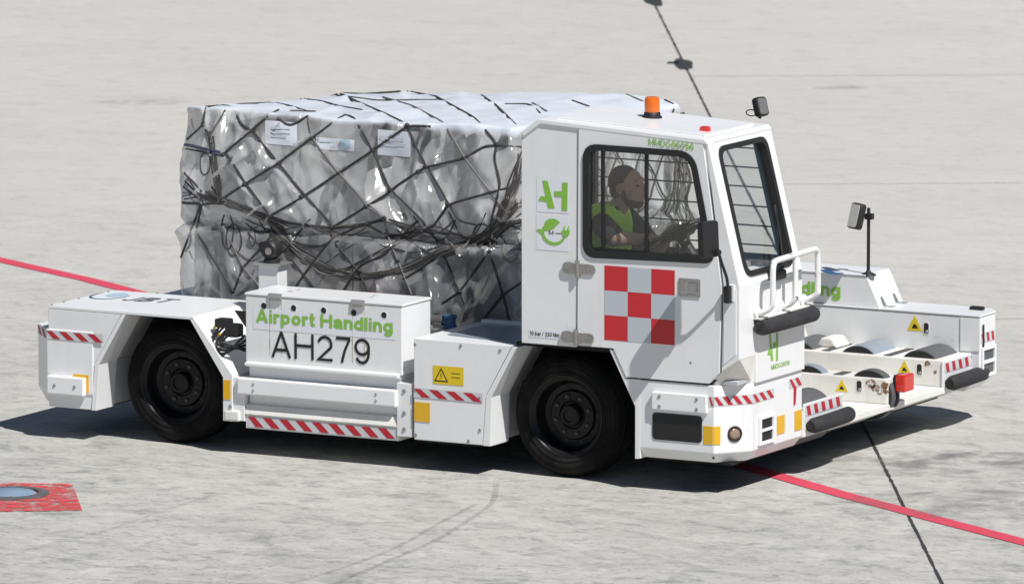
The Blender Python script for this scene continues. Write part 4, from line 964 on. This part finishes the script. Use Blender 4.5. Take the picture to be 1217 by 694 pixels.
for y in (3.16, 3.33):
    hg = mk('hinge', prism(rpoly([(-.022, .0), (.022, .0), (.013, .062), (-.013, .062)], .010, 3), .0, .006, fn=lambda u, v, t: Vector((.585, y+u, .668))+sd*v+sn2*t), 'alu', rbx)
    mk('hinge_leaf', box(.586, .65, y-.02, y+.02, .6685, .674), 'alu', hg)
q = at(985, 323.5, 'Z', .8625)
b = bmesh.new(); b.faces.new([b.verts.new(x) for x in [at(u, v, 'Z', .8632) for u, v in ((972, 320), (985, 320.5), (994, 324), (1003, 324.3), (1002, 325.5), (994, 326.8), (984, 325.5))]]); mk('company_mark', b, 'blue', rbx)

# ------------------------------------------------------------------ netted cargo on its pallet
from mathutils.bvhtree import BVHTree
CX0, CX1, CY0, CY1 = -2.985, -.735, .90, 3.0
K = empty('cargo_pallet', (-1.86, 1.95, .50)); tag(K, 'stack of cartons wrapped in clear film under a dark cargo net', 'cargo')
def under(o): o.matrix_parent_inverse = Matrix.Translation((1.86, -1.95, -.50)); return o
def kmk(*a, **k):
    o = mk(*a, **k)
    if o.parent is K: under(o)
    return o
kmk('pallet_base', box(CX0-.06, CX1+.06, CY0-.05, CY1+.05, .535, .565, bv=.006), 'alu', K)
def cartons(nx, ny, z0, z1, inset, m):
    dx = (CX1-CX0-2*inset)/nx; dy = (CY1-CY0-2*inset)/ny
    for i in range(nx):
        for j in range(ny):
            x = CX0+inset+i*dx; y = CY0+inset+j*dy; zz = z1-.075*(j/ny)-random.random()*.02
            kmk('carton', box(x+.006, x+dx-.006, y+.006+(.012*random.random() if j == 0 else 0), y+dy-.006, z0, zz, bv=.004), m if (i+j) % 2 else 'carton2', K)
cartons(4, 3, .566, 1.18, .025, 'carton'); cartons(3, 2, 1.24, 1.79, .030, 'carton')
for k in range(7):      # flat boards stacked on top of the cartons
    kmk('board_sheet', box(-2.2+.01*random.random(), CX1-.06, CY0+.06+.012*random.random(), CY1-.3, 1.752+k*.010, 1.759+k*.010), 'carton2', K)
def ztop(x, y):
    f = (y-CY0)/(CY1-CY0); e = (x-CX0)/(CX1-CX0)
    return 1.925-f*(.115*max(0, 1-e)**1.4+.022)-.012*(1-e)-.055*f*max(0, (e-.8)/.2)+.022*noise.noise((x*1.7, y*1.7, 0))+.010*noise.noise((x*5, y*5, 4))
def wrap(zb, ztopf, prof, seed, N=620, Mv=46, K2=34):
    """film round a tier: rounded rectangle ring swept up, closed on top; folds run aslant"""
    b = bmesh.new(); rc = .055
    def base(sp):
        w_, d_ = CX1-CX0, CY1-CY0; per = 2*(w_+d_); q = sp*per
        if q < w_: p, nrm = Vector((CX0+q, CY0)), Vector((0, -1))
        elif q < w_+d_: p, nrm = Vector((CX1, CY0+q-w_)), Vector((1, 0))
        elif q < 2*w_+d_: p, nrm = Vector((CX1-(q-w_-d_), CY1)), Vector((0, 1))
        else: p, nrm = Vector((CX0, CY1-(q-2*w_-d_))), Vector((-1, 0))
        c = Vector((min(max(p.x, CX0+rc), CX1-rc), min(max(p.y, CY0+rc), CY1-rc))); d = p-c
        if abs(d.x) > 1e-9 and abs(d.y) > 1e-9: nrm = d.normalized(); p = c+nrm*rc
        return p, nrm, q
    rows = []
    B = [base(i/N) for i in range(N)]
    for j in range(Mv+1):
        t = j/Mv; row = []
        for p, nrm, q in B:
            zb_ = zb+(.045*noise.noise((q*1.7, 2, seed))-.015 if zb > 1 else 0); z = zb_+t*(ztopf(p.x, p.y)-zb_); off = prof(t, p, q)
            P3 = Vector((p.x*1.0, p.y, z))
            a = noise.noise((p.x*1.3+seed, p.y*1.3, z*1.6))*.034+noise.noise((p.x*3.3+seed, p.y*3.3, z*3.6))*.016
            u = q*5.2+z*3.4+seed; v = z*1.5-q*.35
            f1 = (1-abs(noise.noise((u*.60, v*.9, seed))))**7
            f2 = (1-abs(noise.noise((u*.75-z*6.2, v*.7+z*.8, seed+3))))**12
            f3 = noise.noise((P3.x*16, P3.y*16, z*16))*.0025
            d = off+a+f1*.034*(.3+.9*abs(noise.noise((q*.8, z*1.1, 2))))+f2*.032*(.25+1.2*abs(noise.noise((q*1.1, z*1.3, 8))))+f3*1.2
            row.append(b.verts.new((p.x+nrm.x*d, p.y+nrm.y*d, z)))
        rows.append(row)
    for r0, r1 in zip(rows, rows[1:]):
        for i in range(N):
            b.faces.new((r0[i], r0[(i+1) % N], r1[(i+1) % N], r1[i]))
    cx, cy = (CX0+CX1)/2, (CY0+CY1)/2; prev = rows[-1]; edge = [v.co.copy() for v in prev]
    for k in range(1, K2+1):
        f = (k/K2)**1.6; row = []
        for c in edge:
            x = c.x+(cx-c.x)*f*.995; y = c.y+(cy-c.y)*f*.995
            rise = .014*(1-math.exp(-f*150))
            fold = (1-abs(noise.noise((x*2.5+y*1.2, y*.8, seed+9))))**6*.012+noise.noise((x*6, y*6, 2))*.003
            row.append(b.verts.new((x, y, ztopf(x, y)+rise+fold*min(1, f*12))))
        for i in range(N): b.faces.new((prev[i], prev[(i+1) % N], row[(i+1) % N], row[i]))
        prev = row
    b.faces.new(prev)
    return b
def prof_up(t, p, q): return .012+.035*math.sin(math.pi*min(1, t*1.05))**.8-.045*max(0, 1-t/.10)+.02*noise.noise((q*1.5, 0, 5))*max(0, 1-t/.3)-.006*max(0, (t-.97)/.03)
def prof_lo(t, p, q): return .010+.03*math.sin(math.pi*t)+.055*math.exp(-((t-.90)/.09)**2)*(1 if p.x < -2.7 or p.x > -1.1 else .3)-.10*max(0, (t-.95)/.05)
bu = wrap(1.205, lambda x, y: ztop(x, y)-.014, prof_up, 3.0)
bl = wrap(.567, lambda x, y: 1.235+.02*noise.noise((x*2, y*2, 1)), prof_lo, 11.0, K2=8)
trees = [BVHTree.FromBMesh(bu), BVHTree.FromBMesh(bl)]
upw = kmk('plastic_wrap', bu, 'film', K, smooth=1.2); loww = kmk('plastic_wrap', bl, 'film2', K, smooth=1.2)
for o_ in (upw, loww):
    at2 = o_.data.attributes.new('cover', 'FLOAT', 'POINT'); vals = []
    for v in o_.data.vertices:
        c = v.co; q_ = 0.
        if o_ is upw:
            edge_ = ztop(c.x, c.y)-.014; hang = -.004+.02*max(0, noise.noise((c.x*1.3+5, c.y*1.3, 0)))+.035*max(0, min(1, (c.x+1.45)/.3))+.02*noise.noise((c.x*6, c.y*6, 3))*max(0, min(1, (c.x+1.45)/.3))
            q_ = min(1, max(0, (c.z-(edge_-hang))/.03+.5))
        vals.append(q_)
    at2.data.foreach_set('value', vals)
def hit(o, d):
    best = None
    for t in trees:
        h = t.ray_cast(o, d)
        if h[0] is not None and (best is None or h[3] < best[2]): best = (h[0], h[1], h[3])
    return best
def drape(pix, lift=.010, n=8):
    """net strand lying on the wrapped load along photo points"""
    pts = smoothpath([Vector((u, v, 0)) for u, v in pix], 1) if n == 1 else []
    out = []
    Pp = [Vector(p) for p in pix]
    for a, c in zip(Pp, Pp[1:]):
        m_ = max(2, int((c-a).length/5))
        for k in range(m_): out.append(a+(c-a)*k/m_)
    out.append(Pp[-1]); res = []
    for p in out:
        d = (FW+RT*((p.x-608.5)/FPX)-UPV*((p.y-347)/FPX)).normalized(); h = hit(CAM, d)
        if h:
            nrm = h[1] if h[1].dot(d) < 0 else -h[1]
            res.append(h[0]+nrm*lift)
    # a net strand is taut: keep it from dipping into the folds
    sm = [p.copy() for p in res]
    for _ in range(2):
        for i in range(1, len(sm)-1): sm[i] = (res[i]+(res[i-1]+res[i+1])*.5)*.5
        res = [p.copy() for p in sm]
    return res
netb = tube([(CX0-.045, CY0-.04, .60), (CX1+.045, CY0-.04, .60), (CX1+.045, CY1+.04, .60), (CX0-.045, CY1+.04, .60)], .012, 8, closed=True)
NET = kmk('cargo_net', netb, 'netting', K)
def strap(pts, r=.0078, m='netting', flat=1.0, name='net_strap'):
    if len(pts) < 2: return
    o = mk(name, tube(pts, r, 6, flat=flat), m, NET, smooth=.9); return o
up_right = [[(264.6, 184), (323, 135), (331, 131)], [(262, 238), (290.8, 219), (331, 194), (360, 172), (370, 165), (400.5, 142), (410, 137)],
  [(321, 257), (360, 234), (402.6, 206), (443, 179), (485, 149.5), (512, 150.5)], [(394, 271), (435, 246), (464, 228), (470, 222), (497, 204), (505, 199), (551.5, 189), (577, 173), (591, 173), (620, 175)],
  [(461, 282), (513, 272), (533, 243), (583, 229), (612, 221), (622, 214)], [(289, 318), (309, 296), (325, 278)], [(409, 344), (427, 316), (457, 302), (485, 273), (497, 262)],
  [(479, 332), (499, 320), (524, 300), (560, 286)], [(526, 360), (546.5, 347), (580, 300), (590, 288)], [(574, 381), (597, 351), (619, 336), (624, 333)],
  [(278, 346), (289, 318)], [(352, 340), (366, 320), (394, 284), (432, 266)]]
down_right = [[(245, 128), (242, 140), (241, 150), (222, 166)], [(241, 150), (250, 161), (251, 176)], [(268, 131), (250, 161)], [(268.6, 182), (292, 218), (321, 257), (323, 277), (357, 322), (376, 345)],
  [(248, 128), (262, 123), (278.7, 128), (286, 148.5), (300, 155.5), (331, 194), (357, 226), (394.5, 267), (394.5, 284), (427, 324), (437, 346)],
  [(366, 138), (371, 165), (402.6, 206), (429, 234), (435, 245), (457, 259), (461, 281.5), (473, 310), (489, 350)],
  [(410, 137), (421, 139), (443, 179), (463, 224), (497, 257), (513, 274.6), (524.6, 297.6), (546.5, 347), (552, 360)],
  [(405, 112), (431, 124), (457, 135), (483, 147.5), (498, 182), (507, 197), (526, 229), (545, 263), (566, 267)],
  [(455, 116), (490, 126), (528, 146.5), (551.5, 187), (583, 229), (600, 250)], [(518, 115), (564.6, 140.5), (591, 171), (587, 187), (595, 219), (584, 262), (582, 299), (598, 351), (606, 382)],
  [(589, 125), (607, 142.5), (623, 160)], [(633, 123), (650, 133)], [(240, 243), (233, 275), (277, 346)], [(238, 245), (215, 306), (211, 346)], [(275, 287.5), (289, 318), (308, 340)],
  [(330, 141), (345, 151), (366, 138)], [(680, 120), (700, 127)], [(745, 113), (764, 121)], [(785, 117), (800, 124)]]
top_lines = [[(319, 109), (345, 116), (385, 121), (400, 126), (430, 131)], [(245, 127), (262, 122), (300, 117), (345, 126), (366, 133)], [(480, 108), (518, 115)], [(560, 105), (589, 125)], [(345, 132), (375, 133)], [(395, 113), (450, 120), (520, 119)], [(600, 124), (632, 124), (642, 135)]]
for st_ in up_right: strap(drape(st_))
for i, st_ in enumerate(down_right): strap(drape(st_, .016), m='pale_net' if i % 3 == 2 else 'netting')
for st_ in top_lines: strap(drape(st_), .0072)
rnd = random.Random(5)
def jig(pix, s_): return [(u+rnd.uniform(-s_, s_), v+rnd.uniform(-s_, s_)) for u, v in pix]
belly = [(250, 226), (275, 243), (300, 252), (330, 268), (348, 296), (388, 322), (425, 329), (480, 318), (530, 297), (575, 284), (600, 262), (618, 240)]
for k in range(8): strap(drape(jig(belly, 5.5), .012+.004*k), .0060, 'netting' if k % 3 else 'pale_net')
waist = [(262, 236), (300, 252), (340, 266), (394, 271), (431, 268), (457, 262), (497, 274), (542, 280), (580, 290), (605, 268), (620, 262)]
for k in range(5): strap(drape(jig(waist, 3.5), .012+.004*k), .0055, 'pale_net' if k == 2 else 'netting')
for k in range(3): strap(drape(jig([(330, 276), (352, 300), (380, 318), (410, 322), (440, 305), (500, 275)], 5), .012), .0048, 'pale_net' if k == 1 else 'netting')
for k in range(22):
    u0 = rnd.uniform(262, 540); v0 = 252+rnd.uniform(0, 34); L_ = rnd.uniform(40, 110); sag = rnd.uniform(8, 40)
    strap(drape([(u0+L_*t/6, v0+sag*math.sin(math.pi*t/6)+rnd.uniform(-3, 3)+.08*L_*t/6) for t in range(7)], .012+.003*(k % 4)), rnd.uniform(.004, .0065), 'pale_net' if k % 3 == 0 else 'netting')
# gathered webbing at the two corners that show
for k in range(20):
    strap(drape(jig([(252, 165+rnd.uniform(-8, 10)), (254, 195), (259, 220), (262, 240)], 4), .010+.003*(k % 5)), rnd.uniform(.004, .006), 'pale_net' if k % 4 == 0 else 'netting')
for k in range(6): strap(drape(jig([(216+rnd.uniform(0, 5), 205+k*7), (235, 232), (262, 240), (300, 250), (325, 262)], 3.5), .012+.003*k), .005)
for k in range(16):
    strap(drape(jig([(622, 190+rnd.uniform(-10, 25)), (610, 222), (600, 246), (588, 268), (570, 288)], 7), .010+.003*(k % 6)), rnd.uniform(.004, .0065), 'pale_net' if k % 5 == 0 else 'netting')
for k in range(6): strap(drape(jig([(622, 255+k*4), (600, 268), (570, 286), (540, 298), (505, 310)], 5), .012+.003*k), .005)
def loop(cu, cv, ru, rv, r=.005, m='netting', a0=0., a1=360):
    pts = [(cu+ru*math.cos(math.radians(a0+(a1-a0)*k/22)), cv+rv*math.sin(math.radians(a0+(a1-a0)*k/22))) for k in range(23)]
    strap(drape(jig(pts, .6), .014), r, m)
loop(278, 285, 9, 19); loop(270, 275, 7, 22, a0=-60, a1=240); loop(300, 282, 4, 10, .004); loop(573, 277, 10, 11, .007); loop(607, 298, 9, 14, .005, 'pale_net', 20, 330); loop(592, 288, 8, 7, .0045); loop(244, 195, 6, 13, .004)
strap(drape([(220, 172), (240, 176), (262, 181)], .020), .016, 'navystrap', .5); strap(drape([(221, 177), (242, 181), (263, 185)], .022), .008, 'navystrap', .5)
strap(drape([(219, 206), (228, 214), (240, 228)], .012), .006); strap(drape([(218, 222), (228, 230), (242, 240)], .012), .006); strap(drape([(217, 241), (240, 243), (262, 241)], .012), .009)
# the net on the face towards the cab, the back and the tail
def facept(fx, a, z, lift=.014):
    """fx: 'F' face towards the cab, 'B' far face, 'T' tail face"""
    o, d = {'F': (Vector((CX1+1, a, z)), Vector((-1, 0, 0))), 'B': (Vector((a, CY1+1, z)), Vector((0, -1, 0))), 'T': (Vector((CX0-1, a, z)), Vector((1, 0, 0)))}[fx]
    h = hit(o, d)
    return (h[0]-d*lift) if h else None
for fx, (a0, a1) in (('F', (CY0+.08, CY1-.08)), ('B', (CX0+.08, CX1-.08)), ('T', (CY0+.10, CY1-.08))):
    for s_ in (1, -1):
        for k in range(-5, 8):
            pts = []
            for i in range(31):
                z = .62+i*(1.83-.62)/30; a = a0+k*.31+s_*(z-.62)*.78+(0 if s_ > 0 else .35)+.02*noise.noise((z*3, k, s_))
                if a0 <= a <= a1:
                    p = facept(fx, a, z)
                    if p: pts.append(p)
            if len(pts) > 3: strap(pts, .0062, 'pale_net' if k % 4 == 0 else 'netting')
for k in range(13):     # slack webbing hanging at the far corner of the face towards the cab
    y0 = CY1-.02-abs(rnd.gauss(0, .12)); pts = []
    for i in range(16):
        z = 1.80-i*.06; pts.append(facept('F', min(max(y0+.05*noise.noise((i*.5, k, 2)), CY0+.1), CY1-.03), z, .012+.004*(k % 6)))
    strap([p for p in pts if p], rnd.uniform(.004, .007), 'pale_net' if k % 3 == 0 else 'netting')
for k in range(10):
    y0 = CY0+.10+abs(rnd.gauss(0, .06)); pts = [facept('F', y0+.05*noise.noise((i*.5, k, 7)), 1.8-i*.06, .012+.004*(k % 5)) for i in range(16)]
    strap([p for p in pts if p], rnd.uniform(.004, .0065))
kn = None
for u, v in ((264.6, 184), (290.8, 219), (331, 194), (371, 165), (402.6, 206), (443, 179), (321, 257), (358, 234), (394, 270), (435, 246), (464, 226), (484, 149), (506, 198), (551.5, 188), (591, 172), (513, 273), (533, 243), (583, 229), (457, 259), (461, 282), (427, 322), (289, 318), (277, 346), (323, 277), (546.5, 347), (597, 351), (582, 299), (473, 310), (300, 155.5), (497, 204)):
    p_ = drape([(u, v), (u+1, v)], .016)
    if not p_: continue
    if kn is None:
        b = bmesh.new(); bmesh.ops.create_icosphere(b, subdivisions=1, radius=.015); o = mk('knot', b, 'netting', NET, smooth=2); kn = o.data
    else:
        o = bpy.data.objects.new('knot', kn); COL.objects.link(o); o.parent = NET
    o.location = p_[0]; o.scale = (1.3, .8, 1.0)
# papers stuck to the cartons under the film
def paper(u0, v0, u1, v1, lines=5, m='paper', lift=-.002):
    b = bmesh.new(); n_ = 6; G = []
    for j in range(n_+1):
        row = []
        for i in range(n_+1):
            u = u0+(u1-u0)*i/n_; v = v0+(v1-v0)*j/n_+(u-u0)*.08
            d = (FW+RT*((u-608.5)/FPX)-UPV*((v-347)/FPX)).normalized(); h = hit(CAM, d); row.append(b.verts.new(h[0]+d*lift))
        G.append(row)
    for j in range(n_):
        for i in range(n_): b.faces.new((G[j][i], G[j][i+1], G[j+1][i+1], G[j+1][i]))
    o = mk('paper_label', b, m, upw, smooth=2)
    return o
paper(315, 143, 353, 171); paper(376, 163, 421, 177); paper(449, 154, 488, 184); paper(404, 166, 416, 176, m='cyan', lift=-.007)
for (u0, v0, u1) in ((322, 151, 345), (322, 156, 345), (322, 161, 340), (455, 164, 480), (455, 170, 482), (380, 167, 398)):
    paper(u0, v0, u1, v0+1.6, m='checkgrey', lift=-.007)
kmk('red_crate', box(-1.80, -1.60, CY0-.045, CY0+.02, .80, .88, bv=.006), 'red', K)

# ------------------------------------------------------------------ driver
def ball(b, c, r, rot=(0, 0, 0), seg=20):
    n0 = len(b.verts)
    ret = bmesh.ops.create_uvsphere(b, u_segments=seg, v_segments=seg//2+2, radius=1)
    from mathutils import Euler
    mt = Matrix.Translation(c) @ Euler(rot).to_matrix().to_4x4() @ Matrix.Diagonal((r[0], r[1], r[2], 1))
    bmesh.ops.transform(b, matrix=mt, verts=ret['verts'])
def limb(b, pts, rad, n=14):
    tube(smoothpath(pts, 5), [x for x in interp(rad, len(pts), 5)], n, bm=b)
    ball(b, pts[0], (rad[0],)*3); ball(b, pts[-1], (rad[-1],)*3)
def interp(rad, npts, k):
    out = []
    for i in range(npts-1):
        for j in range(k): out.append(rad[i]+(rad[i+1]-rad[i])*j/k)
    return out+[rad[-1]]
def torso(b, rings, n=24):
    rows = []
    for (x, z, rx, ry) in rings:
        rows.append([b.verts.new((x+rx*math.copysign(abs(math.cos(a))**.85, math.cos(a)), DY+ry*math.copysign(abs(math.sin(a))**.8, math.sin(a)), z)) for a in [2*math.pi*k/n for k in range(n)]])
    for r0, r1 in zip(rows, rows[1:]):
        for k in range(n): b.faces.new((r0[k], r0[(k+1) % n], r1[(k+1) % n], r1[k]))
    b.faces.new(rows[0]); b.faces.new(rows[-1])
def fuse(name, b, m, parent, vox=.008, it=4):
    """melt overlapping volumes into one continuous skin"""
    bmesh.ops.recalc_face_normals(b, faces=b.faces[:])
    me = bpy.data.meshes.new(name); b.to_mesh(me); b.free(); o = bpy.data.objects.new(name, me); COL.objects.link(o)
    md = o.modifiers.new('r', 'REMESH'); md.mode = 'VOXEL'; md.voxel_size = vox
    sm = o.modifiers.new('s', 'SMOOTH'); sm.factor = .5; sm.iterations = it
    bpy.context.view_layer.update(); dg = bpy.context.evaluated_depsgraph_get(); nm = bpy.data.meshes.new_from_object(o.evaluated_get(dg))
    bpy.data.objects.remove(o); bpy.data.meshes.remove(me); nm.name = name; nm.materials.clear(); nm.materials.append(M[m])
    for p in nm.polygons: p.use_smooth = True
    o = bpy.data.objects.new(name, nm); COL.objects.link(o)
    if parent: o.parent = parent
    return o
DY = .40
def rimpt(a, r=.19): return sc+sx*r*math.cos(a)+sy*r*math.sin(a)
hn, hf = rimpt(-2.05), rimpt(1.85)
b = bmesh.new()
HC = Vector((.272, DY, 1.710))
ball(b, HC, (.104, .077, .098), (0, .12, 0)); ball(b, (.318, DY, 1.632), (.066, .056, .060), (0, .25, 0)); ball(b, (.335, DY, 1.668), (.052, .058, .062))
ball(b, (.352, DY, 1.592), (.026, .028, .020))                                            # chin
ball(b, (.362, DY, 1.735), (.022, .050, .016))                                            # brow
tube([(.365, DY, 1.728), (.384, DY, 1.700), (.398, DY, 1.678), (.380, DY, 1.670)], [.010, .012, .016, .012], 8, bm=b)   # nose
ball(b, (.379, DY, 1.636), (.012, .024, .008)); ball(b, (.376, DY, 1.622), (.012, .021, .008))                          # lips
for s_ in (-1, 1):
    ball(b, (.268, DY+s_*.078, 1.685), (.022, .010, .033), (0, .2, 0)); ball(b, (.340, DY+s_*.040, 1.672), (.026, .022, .022))
limb(b, [(.185, DY, 1.50), (.215, DY, 1.56), (.262, DY, 1.63)], [.068, .058, .056])
torso(b, [(.09, .93, .13, .17), (.09, 1.05, .125, .165), (.10, 1.22, .12, .165), (.125, 1.38, .118, .18), (.145, 1.48, .105, .185), (.175, 1.54, .075, .13), (.19, 1.57, .06, .08)])
for s_, hh in ((-1, hn), (1, hf)):
    sh = (.215, DY+s_*.190, 1.490) if s_ < 0 else (.16, DY+s_*.195, 1.49); el = (.340, DY+s_*.258, 1.425) if s_ < 0 else (.34, DY+s_*.24, 1.30); wr = hh+Vector((-.085, -.0*s_, .012))
    limb(b, [sh, ((sh[0]+el[0])/2, (sh[1]+el[1])/2, (sh[2]+el[2])/2), el], [.062, .052, .044])
    limb(b, [el, Vector(el).lerp(wr, .35), wr], [.045, .044, .029])
    # hand: palm on the rim, four fingers closed over it, thumb along its inner side
    pm = hh+Vector((-.035, 0, .020)); ball(b, pm, (.048, .034, .020), (0, .35, 0))
    tdir = (rimpt(-2.05+.1 if s_ < 0 else 1.85-.1)-hh).normalized()
    for k in range(4):
        o_ = hh+tdir*(-.030+.021*k); L = (.9, 1.0, .97, .8)[k]
        limb(b, [o_+Vector((-.020, 0, .028)), o_+sn*.026+Vector((.012*L, 0, .002)), o_+Vector((.026*L, 0, .0)), o_+Vector((.012, 0, -.020))], [.0095, .0090, .0085, .0075], 8)
    limb(b, [pm+tdir*.028+Vector((.0, 0, .0)), hh+tdir*.055+sn*.012, hh+tdir*.078+Vector((.006, 0, .010))], [.012, .0105, .009], 8)
for s_ in (-1, 1):
    limb(b, [(.10, DY+s_*.09, .99), (.32, DY+s_*.11, 1.005), (.52, DY+s_*.12, 1.01)], [.085, .078, .06])
    limb(b, [(.52, DY+s_*.12, 1.01), (.58, DY+s_*.12, .86), (.66, DY+s_*.12, .745)], [.058, .052, .04])
    limb(b, [(.655, DY+s_*.12, .72), (.76, DY+s_*.125, .708)], [.042, .035])
drv = fuse('person', b, 'skin', None, .0065, 3)
tag(drv, 'bearded driver in lime vest and dark shirt holding the steering wheel', 'person')
# hair, beard
b = bmesh.new(); ball(b, HC+Vector((-.016, 0, .012)), (.100, .0795, .096), (0, -.10, 0)); ball(b, HC+Vector((-.042, 0, -.040)), (.058, .0725, .065)); fuse('hair', b, 'hair', drv, .007, 2)
b = bmesh.new(); ball(b, (.318, DY, 1.612), (.0655, .0580, .042), (0, .28, 0)); ball(b, (.354, DY, 1.592), (.025, .030, .022)); ball(b, (.374, DY, 1.649), (.014, .026, .007))
for s_ in (-1, 1): limb(b, [(.283, DY+s_*.066, 1.685), (.290, DY+s_*.060, 1.63)], [.014, .016], 8)
fuse('beard', b, 'beard', drv, .006, 2)
for s_ in (-1, 1):
    b = bmesh.new(); ball(b, (.3635, DY+s_*.034, 1.706), (.008, .013, .006)); mk('eye', b, 'hair', drv, smooth=2)
# shirt with short sleeves, hi-vis vest over it, trousers, shoes
b = bmesh.new()
torso(b, [(.09, .96, .14, .178), (.10, 1.22, .13, .173), (.125, 1.38, .127, .188), (.145, 1.48, .115, .19), (.172, 1.545, .085, .14), (.192, 1.585, .067, .082)])
for s_ in (-1, 1):
    sh = Vector((.215, DY+s_*.190, 1.490) if s_ < 0 else (.16, DY+s_*.195, 1.49)); el = Vector((.340, DY+s_*.258, 1.425) if s_ < 0 else (.34, DY+s_*.24, 1.30))
    limb(b, [sh, sh.lerp(el, .45), sh.lerp(el, .80)], [.068, .066, .064])
fuse('shirt', b, 'shirt', drv, .0085, 4)
b = bmesh.new()
torso(b, [(.092, .97, .155, .187), (.095, 1.22, .156, .190), (.112, 1.36, .160, .200), (.122, 1.46, .150, .198), (.135, 1.53, .130, .172), (.155, 1.575, .098, .125), (.165, 1.590, .075, .095)])
vest = fuse('vest', b, 'vest', drv, .010, 3)
for z in (1.13, 1.24):
    b = bmesh.new(); torso(b, [(.098, z-.025, .156, .193), (.099, z+.025, .156, .192)]); mk('reflective_band', b, 'silver', vest, smooth=.8)
b = bmesh.new()
for s_ in (-1, 1):
    limb(b, [(.09, DY+s_*.09, .99), (.32, DY+s_*.11, 1.005), (.53, DY+s_*.12, 1.01), (.59, DY+s_*.12, .87), (.65, DY+s_*.12, .76)], [.100, .090, .072, .062, .055])
fuse('trousers', b, 'trousers', drv, .012, 3)
for s_ in (-1, 1):
    b = bmesh.new(); limb(b, [(.63, DY+s_*.12, .715), (.70, DY+s_*.122, .712), (.78, DY+s_*.127, .70)], [.045, .044, .034]); fuse('shoe', b, 'black', drv, .010, 2)
